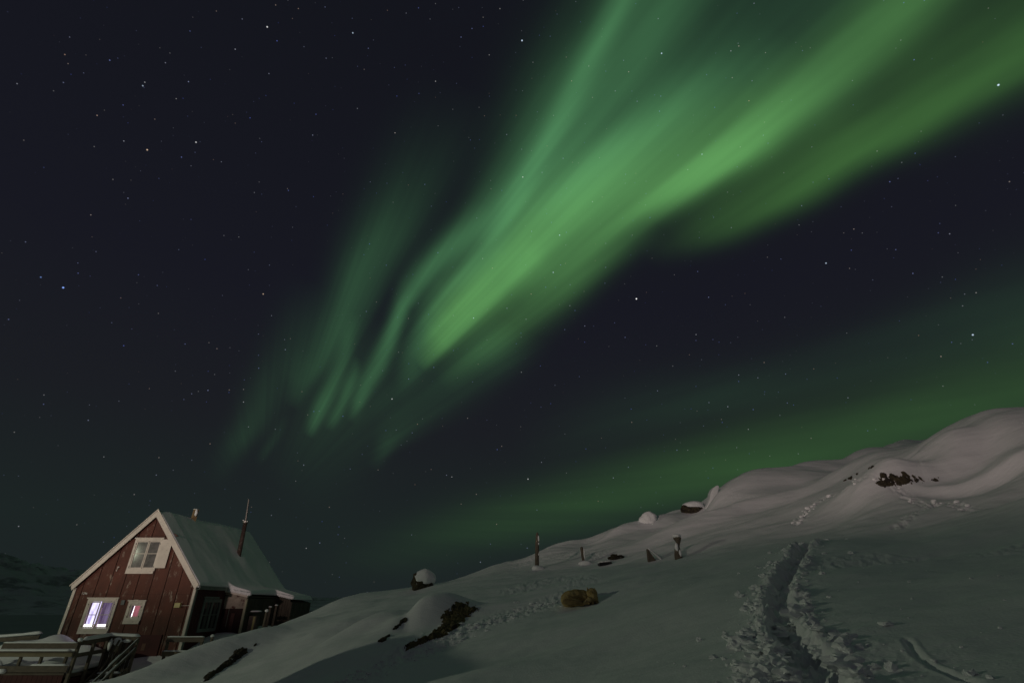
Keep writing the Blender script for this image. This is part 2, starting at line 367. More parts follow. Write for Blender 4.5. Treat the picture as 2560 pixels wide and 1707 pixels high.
YBOX = mat('yellow_box', (.52, .46, .20), .5, noise=(6, .1))
GREY = mat('grey_plate', (.10, .11, .12), .6)
WATERM = mat('hazed_fjord', (.30, .32, .33), .8, noise=(.01, .1))  # pale even colour put in for haze over the fjord water
MOSS = mat('mossy_turf', (.115, .092, .042), .95, noise=(7, .5), wear=[((.03, .024, .016), 5, .50, .62), ((.70, .70, .72), 7.5, .66, .69)], bump=(14, 1, .06))
FUR = mat('ochre_fur', (.44, .315, .13), .95, noise=(9, .3), wear=((.60, .47, .25), 6, .5, .7), bump=(60, 1, .02))
FURD = mat('brown_fur', (.26, .18, .08), .95, noise=(9, .3), bump=(60, 1, .02))
NOSE = mat('dog_nose', (.012, .010, .010), .4)

# ------------------------------------------------------------------ noise for the ground
_perm = np.random.RandomState(3).permutation(512)
_perm = np.concatenate([_perm, _perm])
_ang = np.random.RandomState(4).rand(512) * 2 * np.pi
_gx, _gy = np.cos(_ang), np.sin(_ang)
def perlin(x, y):
    x = np.asarray(x, float); y = np.asarray(y, float)
    xi = np.floor(x).astype(int); yi = np.floor(y).astype(int); fx, fy = x - xi, y - yi
    u = fx * fx * fx * (fx * (fx * 6 - 15) + 10); v = fy * fy * fy * (fy * (fy * 6 - 15) + 10)
    def g(i, j, dx, dy):
        h = _perm[(_perm[(xi + i) & 511] + yi + j) & 511]; return _gx[h] * dx + _gy[h] * dy
    a = g(0, 0, fx, fy); b = g(1, 0, fx - 1, fy); c = g(0, 1, fx, fy - 1); d = g(1, 1, fx - 1, fy - 1)
    return (a * (1 - u) + b * u) * (1 - v) + (c * (1 - u) + d * u) * v
def fbm(x, y, o=4, g=.5):
    s = 0; a = 1
    for i in range(o): s = s + a * perlin(x * 2 ** i + 17.3 * i, y * 2 ** i - 9.1 * i); a *= g
    return s
def sstep(a, b, x): t = np.clip((x - a) / (b - a), 0, 1); return t * t * (3 - 2 * t)

# ------------------------------------------------------------------ ground: survey points, then a smooth surface through them
CTRL = [ # (px, py, distance)
 (2560,1707,3.2),(2300,1707,3.5),(2000,1707,4.2),(1700,1707,5.),(1400,1707,6.5),(1100,1707,8.),(900,1707,9.8),(700,1707,12.),(540,1707,14.),
 (1980,1600,5.2),(1960,1500,6.8),(1970,1420,8.8),(2010,1370,11.),(2560,1500,5.),(2300,1500,6.),(2250,1600,4.6),(1700,1500,9.),(1750,1600,6.6),(1450,1512,13.),(1300,1570,11.),(1180,1632,10.4),(1450,1620,8.3),
 (1000,1660,10.6),(850,1640,12.),(700,1640,14.5),(640,1700,13.2),(900,1570,15.),(1000,1580,13.5),(800,1590,15.),
 (2560,1380,7.5),(2300,1400,9.),(1850,1420,11.5),(1600,1440,15.),(1700,1397,17.),(1640,1405,17.5),(1517,1412,19.5),(1456,1412,20.),(1343,1423,20.),(1250,1440,20.),(1250,1500,15.5),(1130,1480,18.),(1056,1470,21.5),(900,1500,20.5),(780,1545,20.),
 (462,1652,18.2),(516,1633,18.8),(570,1614,19.4),(617,1593,20.),(693,1562,21.),(775,1530,22.),(870,1490,24.),(950,1477,25.),(1100,1457,26.),(1200,1432,27.5),(1340,1373,30.),(1415,1353,31.),(1470,1344,31.5),(1530,1322,32.),(1610,1297,33.),
 (1700,1272,34.),(1760,1250,34.),(1810,1215,33.),(1850,1190,33.),(1905,1171,34.),(1980,1169,35.),(2040,1153,35.),(2100,1149,36.),(2145,1128,37.),(2230,1109,38.),(2350,1085,40.),(2550,1060,42.),
 (1795,1272,26.),(1883,1221,27.),(2029,1181,28.),(2130,1166,28.5),(1850,1180,33.),(2142,1214,17.5),(2300,1212,16.5),(2450,1192,15.5),(2560,1172,14.5),(2110,1200,22.),
 (1900,1290,20.),(2000,1272,19.),(2100,1272,17.),(2300,1275,13.),(2520,1290,10.5),(1750,1305,24.),(1700,1335,21.),(1900,1350,15.),(2200,1335,12.),(1800,1370,15.5),(2420,1330,10.),
]
PT = [W(*c) for c in CTRL]
PT = [(p.x, p.y, p.z) for p in PT]
PT += [(0,0,-1.22),(2.5,0,-.85),(-2.5,0,-1.8),(0,-4,-1.6),(6,0,-.2),(-6,1,-2.6),(-14,2,-3.8),(8,-6,-.4),(-10,-8,-4.2),
       (-14,14,-2.3),(-20,16,-3.6),(-17,20,-3.2),(-12.5,21.5,-2.0),(-14.6,24.6,-2.1),(-16.5,25,-2.05),(-18.5,25,-2.9),(-20.5,26,-3.2),(-21,33,-3.8),(-13.4,26.5,-1.45),(-12.5,28.2,-.95),(-11.6,29.5,-.65),(-11.4,32,-.6),
       (-10.5,26.,-1.25),(-9.5,30,-1.2),(-14,37,-2.2),(-5,34,-.8),(-10,40,-2.6),(-25,24,-4.6),(-30,10,-6),(-34,34,-7),(-27,45,-7),
       (2,38,1.6),(8,41,3.2),(14,44,5.),(22,48,8.),(30,46,10.5),(26,30,9.),(20,10,4.6),(16,0,2.2),(36,16,9.),(-4,46,-1.5),(3,52,-.5),(14,58,2.5),(40,60,11.),(16,22,5.8),(19,24,7.)]
PT = np.array(PT)
def _U(r2): return np.where(r2 > 0, r2 * np.log(np.maximum(r2, 1e-12)) * .5, 0)
def _tps(P, lam=.35):
    n = len(P); d2 = ((P[:, None, :2] - P[None, :, :2]) ** 2).sum(-1); K = _U(d2) + lam * np.eye(n)
    Q = np.hstack([np.ones((n, 1)), P[:, :2]]); A = np.zeros((n + 3, n + 3)); A[:n, :n] = K; A[:n, n:] = Q; A[n:, :n] = Q.T
    return np.linalg.solve(A, np.concatenate([P[:, 2], np.zeros(3)]))
TW = _tps(PT)
def base_h(x, y):
    x = np.asarray(x, float); y = np.asarray(y, float); sh = x.shape; xf, yf = x.ravel(), y.ravel(); out = np.empty(xf.size); n = len(PT)
    for i in range(0, xf.size, 60000):
        a, b = xf[i:i + 60000], yf[i:i + 60000]
        d2 = (a[:, None] - PT[None, :, 0]) ** 2 + (b[:, None] - PT[None, :, 1]) ** 2
        out[i:i + 60000] = _U(d2) @ TW[:n] + TW[n] + TW[n + 1] * a + TW[n + 2] * b
    return out.reshape(sh)
def bump(x, y, cx, cy, h, a, b, rot, p=1.0):
    c, s = math.cos(rot), math.sin(rot); u = ((x - cx) * c + (y - cy) * s) / a; v = (-(x - cx) * s + (y - cy) * c) / b
    return h * np.exp(-(u * u + v * v) ** p)
BUMPS = []
def B(px, py, Y, h, a, b, rot=0., p=1.0):
    q = W(px, py, Y); BUMPS.append((q.x, q.y, h, a, b, math.radians(rot), p))
# the big rounded drift on the right and its shoulder
B(2500,1120,20.0,.75,4.2,2.2,15,1.9); B(2330,1175,18.6,.85,2.5,1.25,22,2.2); B(2220,1200,17.9,.35,1.6,.8,20,1.5); B(2640,1090,22,.3,4,3,0,1.2)
# ridges of the far slope
B(1960,1215,29,.7,7,1.3,14); B(1640,1312,31,.5,4.5,1.2,5); B(1480,1350,30,.55,5,1.3,-4); B(1850,1290,23.,.4,4,.8,12)
# mounds over the half buried rocks
B(1080,1578,14.2,.47,.95,.48,25,1.3); B(1012,1600,14.0,-.14,.22,.6,10); B(950,1590,14.6,.30,.95,.45,22,1.2); B(800,1600,15.5,.22,1.6,.5,28,1.2); B(560,1640,16.5,.42,2.4,.5,38,1.1); B(700,1560,19,.22,2.5,.6,20)
B(1440,1490,14.2,.10,1.2,.5,0)
# trails: lists of picture points on the ground, width, depth
def perlin1(a): return perlin(a, a * 0 + .37)
def path_xy(lst): return np.array([[W(*c).x, W(*c).y] for c in lst])
TRENCH = path_xy([(2085,1800,3.4),(2042,1707,4.2),(2003,1640,4.75),(1968,1580,5.4),(1950,1520,6.3),(1945,1475,7.2),(1950,1440,8.1),(1975,1400,9.5),(2012,1368,11.2),(2040,1350,12.6)])
CRUST = [(path_xy([(840,1740,9.2),(950,1650,10.9),(1080,1600,12.2),(1200,1560,12.9),(1310,1530,13.3),(1400,1500,13.6)]), .85, .050),
         (path_xy([(1290,1462,17),(1400,1448,17.2),(1450,1452,16)]), .8, .03),
         (path_xy([(1990,1300,17.5),(2030,1265,19),(2070,1250,19.5),(2150,1262,18),(2240,1250,17),(2330,1258,14.5),(2420,1262,12.5)]), .30, .07),
         (path_xy([(2240,1300,12.6),(2290,1280,13.4),(2330,1262,14.4)]), .22, .07),
         (path_xy([(2060,1405,9.3),(2200,1395,9.3),(2400,1370,8.5),(2560,1340,8)]), .55, .022),
         (path_xy([(1300,1400,25),(1400,1390,25),(1500,1398,21.5)]), .9, .03)]
RIDGES = [(path_xy([(2150,1212,18),(2230,1203,17.3),(2330,1196,16.5),(2450,1176,16),(2560,1146,15.8),(2700,1120,15.8)]), .42, .45, 1.5, .0),
          (path_xy([(1760,1285,25),(1800,1258,26.5),(1883,1221,27.5),(1960,1198,28),(2040,1178,29),(2130,1162,30)]), .55, 2.2, .8, .45),
          (path_xy([(1500,1338,27),(1570,1318,28.5),(1650,1300,29.5),(1740,1290,30)]), .40, 1.6, .7, .35),
          (path_xy([(1740,1312,24),(1800,1300,24.3),(1870,1288,24.5),(1930,1285,24.5)]), .28, 1.0, .6, .2),
          (path_xy([(2180,1128,32),(2260,1112,34),(2360,1100,36)]), .5, 1.5, .8, .3),
          (path_xy([(1720,1385,16.8),(1790,1372,17),(1870,1362,16.5)]), .16, .8, .45, .1),
          (path_xy([(1240,1430,25),(1330,1405,26),(1420,1375,28),(1500,1355,29)]), .22, 1.6, .8, .2)]
GROOVEP = path_xy([(2262,1592,4.55),(2290,1630,4.2),(2340,1665,3.9),(2400,1690,3.65),(2470,1712,3.45)])
def seg_dist(x, y, P, sub=12):
    t = np.linspace(0, len(P) - 1, (len(P) - 1) * sub + 1); i = np.minimum(t.astype(int), len(P) - 2); f = t - i
    m = np.gradient(P, axis=0); h = f[:, None]
    Q = (1 + 2 * h) * (1 - h) ** 2 * P[i] + h * (1 - h) ** 2 * m[i] + h * h * (3 - 2 * h) * P[i + 1] + h * h * (h - 1) * m[i + 1]
    best = np.full(x.shape, 1e9); sg = np.zeros(x.shape); al = np.zeros(x.shape); L = 0
    for k in range(len(Q) - 1):
        a, b = Q[k], Q[k + 1]; d = b - a; l = math.hypot(*d); u = np.clip(((x - a[0]) * d[0] + (y - a[1]) * d[1]) / (l * l), 0, 1)
        ex, ey = x - a[0] - u * d[0], y - a[1] - u * d[1]; dd = np.hypot(ex, ey); w = dd < best
        best = np.where(w, dd, best); sg = np.where(w, np.sign(d[0] * ey - d[1] * ex), sg); al = np.where(w, L + u * l, al); L += l
    return best, sg, al, L
CORR = [(-12.32, 30.15, -0.512), (-7.94, 22.48, -0.11), (-6.6, 22.73, 0.057), (-5.64, 23.96, -0.234), (-4.26, 23.84, -0.188), (-3.21, 23.59, -0.083), (-2.27, 25.08, -0.084), (-1.41, 27.06, -0.044), (-0.36, 28.79, -0.001), (1.18, 30.15, -0.73), (2.28, 30.03, -0.281), (3.02, 29.9, -0.853), (4.28, 29.9, -1.071), (5.5, 29.9, -0.246), (6.57, 28.91, -0.652), (7.42, 29.28, -1.137), (7.97, 29.53, -0.562), (10.1, 31.39, -0.718), (11.14, 31.26, -1.084), (11.85, 31.26, -0.155), (12.9, 31.39, -0.096), (12.31, 27.43, -0.097), (13.86, 27.92, -0.265), (15.35, 28.29, -0.782), (16.59, 29.04, -0.492), (17.9, 29.41, -1.066), (19.62, 29.78, -0.672), (21.12, 30.4, 0.241), (26.15, 33.86, -0.273), (16.68, 19.38, -1.44), (17.19, 19.26, -0.752), (19.41, 20.87, -0.145), (20.22, 20.37, -0.305), (21.93, 20.25, -0.609), (-7.03, 17.28, -0.118), (1.03, 26.56, -0.414), (14.02, 34.23, 0.081), (14.84, 33.12, -0.117), (29.79, 34.98, -1.278), (30.2, 34.36, -0.171), (16.43, 33.24, -0.01), (18.77, 21.36, -0.789), (22.51, 34.36, -0.154), (18.23, 21.49, -0.313), (-8.92, 21.98, -0.068), (25.66, 39.18, -0.044)] #CORR#
def corr(x, y):
    A = np.full(x.shape, .25); S_ = np.zeros(x.shape)
    for cx_, cy_, dz_ in CORR:
        r_ = math.hypot(cx_, cy_); ux, uy = cx_ / r_, cy_ / r_
        a_ = (x - cx_) * ux + (y - cy_) * uy; t_ = (x - cx_) * uy - (y - cy_) * ux
        k_ = np.exp(-(a_ / 3.2) ** 2 - (t_ / 1.1) ** 2); A += k_; S_ += k_ * dz_
    return S_ / A
def ground_h(x, y, fine=True):
    x = np.asarray(x, float); y = np.asarray(y, float)
    r = np.hypot(x, y)
    z = base_h(x, y)
    far = sstep(60, 240, r)
    z = z * (1 - far) + far * (-34.)
    for b in BUMPS: z = z + bump(x, y, *b)
    c, s = math.cos(math.radians(8)), math.sin(math.radians(8)); u = x * c + y * s; v = -x * s + y * c
    near = 1 - sstep(40, 90, r)
    wv = v + .35 * perlin(u / 5., v / 3.)
    amp = .45 + .55 * sstep(7, 17, r)
    z = z + near * amp * (.31 * fbm(u / 8.5, wv / 2.6, 2) + .085 * fbm(u / 3.0 + 5, wv / 1.1 + 3, 3) - .07 * np.abs(perlin(u / 5. + 3, wv / 1.6)))
    z = z + near * (.040 * fbm(x / 1.9 + 31, y / 1.5 + 7, 3) + .010 * fbm(x * 2.2 + 3, y * 2.6, 3)) * (1 - sstep(18, 34, r))
    for P, h, wn, wf, hol in RIDGES:
        d_, sg_, al_, L_ = seg_dist(x, y, P, 6); sd_ = d_ * sg_; e_ = sstep(0, 2.5, al_) * sstep(0, 2.5, L_ - al_)
        z = z + e_ * (h * np.exp(-(np.where(sd_ < 0, sd_ / wn, sd_ / wf)) ** 2) - hol * np.exp(-((sd_ - wf * 2.2) / (wf * 1.3)) ** 2))
    z = z + near * amp * .05 * (np.abs(perlin(u / 6. + 9, wv / 1.5 + 2)) * -1 + .3)
    if CORR: z = z + corr(x, y)
    if not fine: return z
    # trench trodden by walkers, its rims, and the churned crust
    m = (r < 16) & (x > 0)
    if m.any():
        xs, ys = x[m], y[m]; d, sg, al, L = seg_dist(xs, ys, TRENCH)
        end = sstep(0, 1.3, L - al)
        jag = .10 * perlin(al * 2.7, sg * 3 + 1) + .08 * perlin(al * 7, sg * 5 + 4)
        sd = d * sg
        half = .12 + jag * .75
        edge = 1 - sstep(half - .05, half + .06, d)
        brk = fbm(xs * 4.2 + 7, ys * 4.2, 5, .62); rough = fbm(xs * 6.5, ys * 6.5 + 3, 4, .6)
        z[m] -= end * edge * (.12 + .05 * perlin(al * 1.7, al * 0 + 8))
        holes = np.zeros(xs.shape); nst = int(L / .36)
        for k in range(nst):                       # one deep boot hole after another, left and right of the line
            s0 = .1 + k * .36 + .07 * math.sin(k * 2.3); o0 = (.075 + .02 * math.sin(k * 5.1)) * (1 if k % 2 else -1)
            wa, wb = .13 + .03 * math.sin(k * 3.7), .08 + .015 * math.sin(k * 1.9)
            q = ((al - s0 + .25 * (sd - o0)) / wa) ** 2 + ((sd - o0) / wb) ** 2 + .5 * rough
            holes = np.maximum(holes, (1 - sstep(.55, 1.35, q)) * (.27 + .08 * math.sin(k * 4.3)))
        z[m] -= end * holes
        z[m] += end * edge * (holes < .05) * .10 * np.maximum(rough, -.1)
        left = np.where(sg > 0, 1.0, .8); wd = .10 + .05 * perlin(al * 1.9 + 3, sg * 2.)
        z[m] += end * left * np.clip(.55 + 1.5 * perlin(al * 1.3 + 7 * sg, al * 0 + sg), .1, 1.3) * np.exp(-((d - half - .08) / wd) ** 2) * (.035 + .12 * np.maximum(brk, -.25) + .04 * (1 - 2.6 * np.abs(perlin(xs * 8, ys * 8 + 4))))
        z[m] += end * np.exp(-np.maximum(d - half, 0) / .20) * (d > half) * .055 * np.maximum(fbm(xs * 8, ys * 8, 3), -.05)
        d, sg, al, L = seg_dist(xs, ys, GROOVEP)
        tp = sstep(0, .15, al) * sstep(0, .15, L - al)
        z[m] += tp * (-.028 * np.exp(-(d / .024) ** 2) + .006 * np.exp(-((d - .05) / .02) ** 2))
        # scuffed patch right of the trench
        q = W(2190, 1660, 4.1); k = np.exp(-(((xs - q.x) / .55) ** 2 + ((ys - q.y) / .45) ** 2))
        z[m] += k * .022 * (fbm(xs * 3 + ys * 1.5, ys * 6 - xs * 3, 4))
    for P, w, a in CRUST:
        x0, y0 = P.min(0) - 2 * w; x1, y1 = P.max(0) + 2 * w
        m = (x > x0) & (x < x1) & (y > y0) & (y < y1)
        if m.any():
            xs, ys = x[m], y[m]; d, sg, al, L = seg_dist(xs, ys, P); k = np.exp(-(d / (w * (.7 + .5 * perlin(al * .8, al * 0 + 2)))) ** 4)
            z[m] += k * a * (fbm(xs * 5, ys * 5, 4, .7) + .6 * np.abs(perlin(xs * 3.3, ys * 3.3)) - .35)
    return z
def gz(x, y): return float(ground_h(np.array([x]), np.array([y]))[0])
def hit(px, py, t0=2., t1=60.):
    """where the sight line through a picture point meets the ground"""
    d = W(px, py, 1.0); ys = np.linspace(t0, t1, 1500); zz = ground_h(d.x * ys, ys) - d.z * ys
    k = np.argmax(zz > 0)
    if not (zz > 0).any(): k = int(np.argmax(zz))
    Y = ys[k]
    if k > 0 and zz[k] > 0: Y = ys[k - 1] + (ys[k] - ys[k - 1]) * (-zz[k - 1]) / (zz[k] - zz[k - 1] + 1e-9)
    return Vector((d.x * Y, Y, d.z * Y))
def sheet(name, m, az, rad):
    A, R = np.meshgrid(az, rad); x = R * np.sin(A); y = R * np.cos(A); z = ground_h(x, y)
    nr, na = A.shape; co = np.stack([x, y, z], -1).reshape(-1, 3)
    i = np.arange(nr - 1)[:, None] * na + np.arange(na - 1)[None, :]
    q = np.stack([i, i + 1, i + na + 1, i + na], -1).reshape(-1, 4)
    q = q[:, ::-1]
    me = bpy.data.meshes.new(name); me.vertices.add(len(co)); me.vertices.foreach_set('co', co.ravel())
    me.loops.add(q.size); me.loops.foreach_set('vertex_index', q.ravel().astype(np.int32))
    me.polygons.add(len(q)); me.polygons.foreach_set('loop_start', np.arange(0, q.size, 4, dtype=np.int32)); me.polygons.foreach_set('loop_total', np.full(len(q), 4, np.int32))
    me.update(calc_edges=True); me.validate(); me.shade_smooth(); me.materials.append(m)
    o = bpy.data.objects.new(name, me); C.objects.link(o); return o
_az = np.radians(np.concatenate([np.linspace(-180, -64, 90)[:-1], np.linspace(-64, -47, 60)[:-1], np.linspace(-47, 47, 1150), np.linspace(47, 64, 40)[1:], np.linspace(64, 180, 90)[1:]]))
_rad = np.concatenate([[.02, .3, .8], np.geomspace(1.4, 46, 1000), np.geomspace(46, 260, 70)[1:], np.geomspace(260, 9000, 14)[1:]])
ground = tag(sheet('ground', SNOW, _az, _rad), kind='structure')
# fjord and the mountains across it
w = MB().add([(-9000, -2000, -26), (9000, -2000, -26), (9000, 9000, -26), (-9000, 9000, -26)], [(0, 1, 2, 3)])
tag(make('water', w, WATERM), kind='structure')
def mountains():
    na, nr = 420, 60; az = np.radians(np.linspace(-62, 30, na)); rr = np.linspace(2600, 5200, nr)
    A, R = np.meshgrid(az, rr); x, y = R * np.sin(A), R * np.cos(A)
    prof = 250 * np.exp(-((np.degrees(A) + 47) / 7) ** 2) + 60 * np.exp(-((np.degrees(A) + 38) / 5) ** 2) + 150 * np.exp(-((np.degrees(A) + 33) / 4) ** 2) + 80
    prof = prof * (1 - .75 * sstep(-16, 8, np.degrees(A)))
    rid = 1 - np.abs(fbm(x / 420, y / 420, 5)) * 1.3
    t = (R - 2600) / 2600; env = np.sin(np.clip(t * 1.15, 0, 1) * np.pi / 2) * (1 - sstep(.7, 1, t) * .3)
    z = -27 + env * prof * (.55 + .6 * rid)
    co = np.stack([x, y, z], -1).reshape(-1, 3); i = (np.arange(nr - 1)[:, None] * na + np.arange(na - 1)[None, :]).reshape(-1)
    me = bpy.data.meshes.new('mountains'); me.from_pydata([tuple(c) for c in co], [], [(int(k), int(k + na), int(k + na + 1), int(k + 1)) for k in i]); me.update(); me.shade_smooth()
    MM = mat('mountain_snow', (.50, .52, .56), .9, noise=(.004, .2), wear=((.24, .25, .27), .006, .5, .6), bump=(.01, 1, 30))
    me.materials.append(MM); o = bpy.data.objects.new('mountains', me); C.objects.link(o); return o
tag(mountains(), kind='structure')

# ------------------------------------------------------------------ the red house
X0, X1, YF, YB = -19.85, -14.33, 25.5, 34.7
RX, RZ, SL = -17.07, 4.13, 1.135
def roof_z(x): return RZ - SL * abs(x - RX)
house = thing('wooden_house', (RX, YF, -2.1), 'weathered red wooden house with snow covered roof and lit lower window', 'house')
BASE = -3.6
w = MB(); w.prism([(X0 + .03, BASE), (X1 - .03, BASE), (X1 - .03, roof_z(X1) - .12), (RX, RZ - .2), (X0 + .03, roof_z(X0) - .12)], YF + .025, YB)
wall = make('wall', w, GROOVE, house)
# vertical boards of the gable, each standing proud of the dark backing
gb = MB(); xs = [X0, -19.50, -18.913, -18.327, -17.702, -17.079, -16.433, -15.799, -15.169, -14.543, X1]
for a, b in zip(xs[:-1], xs[1:]):
    a2, b2 = a + .017, b - .017
    for za, zb, in ((BASE, .47), (.478, 2.93), (2.945, 9)):
        ta, tb = min(zb, roof_z(a2) - .14), min(zb, roof_z(b2) - .14)
        if max(ta, tb) <= za: continue
        ps = []
        ta, tb = max(ta, za), max(tb, za)
        ps = [(a2, za), (b2, za), (b2, tb)]
        if a2 < RX < b2 and zb > 4: ps.append((RX, RZ - .14))
        ps.append((a2, ta))
        gb.prism(ps, YF - .0 - (.004 if za > 2 else 0), YF + .03)
make('gable_boards', gb, RED, wall)
# side wall boards
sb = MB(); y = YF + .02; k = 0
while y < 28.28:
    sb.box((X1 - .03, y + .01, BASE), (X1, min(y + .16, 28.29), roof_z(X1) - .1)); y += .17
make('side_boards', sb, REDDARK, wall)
# corner boards, rake boards, eave board
for xa, xb, zt in ((X0 - .025, X0 + .10, .74), (X1 - .10, X1 + .02, .72)): cb = MB(); cb.box((xa, YF - .045, BASE), (xb, YF + .02, zt)); make('corner_board', cb, TRIM, house, bevel=.006)
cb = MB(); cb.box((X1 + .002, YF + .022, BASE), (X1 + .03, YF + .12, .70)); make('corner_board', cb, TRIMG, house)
for s in (-1, 1):
    rb = MB(); xe = RX + s * (2.86 if s > 0 else 2.88)
    def rz(x, off): return RZ - off - SL * abs(x - RX)
    rb.prism([(RX, RZ - .03), (xe, rz(xe, .03)), (xe - s * .09, rz(xe, .03) - .20), (xe - s * .16, rz(xe - s * .16, .33)), (RX, RZ - .33)][::s], YF - .16, YF - .125)
    make('rake_board', rb, TRIM, house, bevel=.005)
    tb = MB(); tb.prism([(RX, RZ + .035), (xe + s * .05, rz(xe + s * .05, -.035)), (xe + s * .03, rz(xe + s * .03, .028)), (RX, RZ - .028)][::s], YF - .19, YF - .14)
    make('rake_trim', tb, TRIM, house)
# roof body
rf = MB()
for s in (-1, 1):
    xe = RX + s * 2.9
    rf.prism([(RX, RZ - .02), (xe, rz(xe, .02)), (xe, rz(xe, .14)), (RX, RZ - .16)][::s], YF - .125, YB + .12)
roof = make('roof', rf, ROOFM, house)
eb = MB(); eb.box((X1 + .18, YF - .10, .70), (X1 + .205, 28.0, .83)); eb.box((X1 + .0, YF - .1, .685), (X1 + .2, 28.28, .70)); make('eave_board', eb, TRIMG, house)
# lean-tos on the uphill side
lt = MB()
lt.prism([(X1 + .0, BASE), (-13.2, BASE), (-13.2, .36), (X1, .64)], 28.32, 31.7)
lt.prism([(X1 + .0, BASE), (-12.3, BASE), (-12.3, .20), (X1, .70)], 31.705, YB)
lt.prism([(X1, .66), (-13.16, .40), (-13.16, .44), (X1, .72)], 28.25, 31.69)
ls = MB()
y = 28.33
while y < 31.6: ls.box((-13.2, y, BASE), (-13.175 + .01 * rng.random(), y + .125, .36)); y += .14
y = 31.72
while y < 34.6: ls.box((-12.3, y, BASE), (-12.275 + .012 * rng.random(), y + .125, .19)); y += .14
x = -13.17
while x < -12.4: ls.box((x, 31.68, BASE), (x + .12, 31.705, .52 - (x + 13.2) * .27)); x += .135
annex = make('annex_wall', lt, OLDWALL, house); make('annex_boards', ls, OLDWALL, annex)
ap = MB(); ap.box((-14.42, 28.27, -.095), (-13.25, 28.315, .46)); ap.box((-14.5, 28.22, .41), (-13.2, 28.265, .50), Matrix.Rotation(.20, 3, 'Y'), (-13.8, 28.2, .45)); 
make('porch_panel', ap, PEEL, house)
ap = MB(); ap.box((-14.5, 28.10, .52), (-13.14, 28.22, .60), Matrix.Rotation(.20, 3, 'Y'), (-13.8, 28.2, .55)); make('porch_rake_board', ap, TRIM, house)
ap = MB(); ap.box((-13.29, 28.24, BASE), (-13.185, 28.31, .33)); make('corner_board', ap, mat('yellowed_trim', (.42, .40, .28), .7, noise=(4, .15)), house)
dr = MB(); dr.box((-14.32, 28.28, -2.3), (-13.30, 28.315, -.10)); door = make('door', dr, mat('door_paint', (.022, .006, .006), .8, noise=(4, .3)), house)
dr = MB(); dr.tube([(-13.98, 28.26, -.9), (-13.99, 28.26, -.12)], [.012, .012], 6); make('door_seam', dr, TRIMG, door)
dr = MB(); dr.box((-13.84, 28.262, -1.15), (-13.66, 28.278, -.3)); make('door_panel', dr, mat('worn_door_paint', (.075, .03, .028), .8, noise=(5, .4)), door)
# snow lying on the roof and flowing over the lean-tos
def roof_snow():
    ny, nx = 130, 90; mb = MB(); vs = []
    for j in range(ny + 1):
        y = YF - .13 + (YB + .30 - YF + .13) * j / ny
        e = sstep(28.0, 28.5, y); e2 = sstep(31.5, 31.95, y)
        xe = -14.17 + e * .98 + e2 * .92
        for i in range(nx + 1):
            t = i / nx; x = RX - .32 + (xe - RX + .32) * t
            main = RZ + .02 - SL * math.sqrt((x - RX) ** 2 + .012)
            low = .80 - .03 * (y - 28.3) * 0 - (.22 - .02 * e2) * (x + 14.2) - .10 * e2
            k = .10; z = k * math.log(math.exp(main / k) + math.exp(low / k)) if x > -15.4 else main
            edge = min(1, (xe - x) / .16); edge = math.sqrt(max(0, 1 - (1 - max(0, edge)) ** 2))
            fr = min(1, (y - (YF - .13)) / .9); bk = min(1, max(0, (YB + .30 - y)) / .5); bk = math.sqrt(max(0, 1 - (1 - bk) ** 2))
            th = .03 + (.055 + .10 * sstep(25.5, 34, y) + .06 * perlin(y * .35, x * .5) + .010 * perlin(y * 1.7, x * 1.9)) * fr
            th += .07 * math.exp(-((x + 15.45) ** 2 + (y - 31.4) ** 2) / .5)      # drift behind the stove pipe
            th *= .25 + .75 * edge
            z += th * bk * 1.35 - (1 - bk) * .05
            vs.append((x, y - (1 - bk) * 0, z))
    n = nx + 1; top = list(vs); bot = []
    for j in range(ny + 1):
        for i in range(nx + 1):
            x, y, z = vs[j * n + i]; bot.append((x, y, min(z - .012, (RZ + .0 - SL * abs(x - RX)) if x < -14.3 else (.76 - .22 * (x + 14.2)))))
    mb.v = top + bot; N = len(top)
    for j in range(ny):
        for i in range(nx):
            a = j * n + i; mb.f.append((a, a + 1, a + n + 1, a + n)); mb.f.append((N + a, N + a + n, N + a + n + 1, N + a + 1))
    for j in range(ny):
        for i0 in (0, nx): a = j * n + i0; mb.f.append((a, a + n, N + a + n, N + a))
    for i in range(nx):
        for j0 in (0, ny): a = j0 * n + i; mb.f.append((a, a + 1, N + a + 1, N + a))
    return mb
make('roof_snow', roof_snow(), SNOWCAP, roof, smooth=True)
ls_ = MB()
for j in range(41):
    y = YF - .13 + (YB + .25 - YF) * j / 40
    for i, x in enumerate((RX - .25, RX - 1, RX - 2, RX - 2.9)): ls_.v.append((x, y, RZ + .03 - SL * abs(x - RX) + (.05 + .03 * perlin(y * .7, x)) * (1 if i < 3 else .3)))
for j in range(40):
    for i in range(3): a = j * 4 + i; ls_.f.append((a, a + 4, a + 5, a + 1))
ls2 = make('roof_snow', ls_, SNOWCAP, roof, smooth=True); md = ls2.modifiers.new('s', 'SOLIDIFY'); md.thickness = .05; md.offset = -1
# lumps of snow and ragged boards along the low eaves
for (xa, ya, xb, yb, za, zb) in ((-14.45, 28.15, -13.15, 28.2, .72, .50), (-13.35, 31.55, -12.3, 31.62, .60, .38)):
    ee = MB()
    for k in range(9):
        t = k / 8; ee.blob((xa + (xb - xa) * t, ya + (yb - ya) * t, za + (zb - za) * t + .04), (.14, .10, .075 + .02 * rng.random()), seed=k + 3, amp=.25, sub=2)
    make('eave_snow', ee, SNOWCAP, roof, smooth=True)
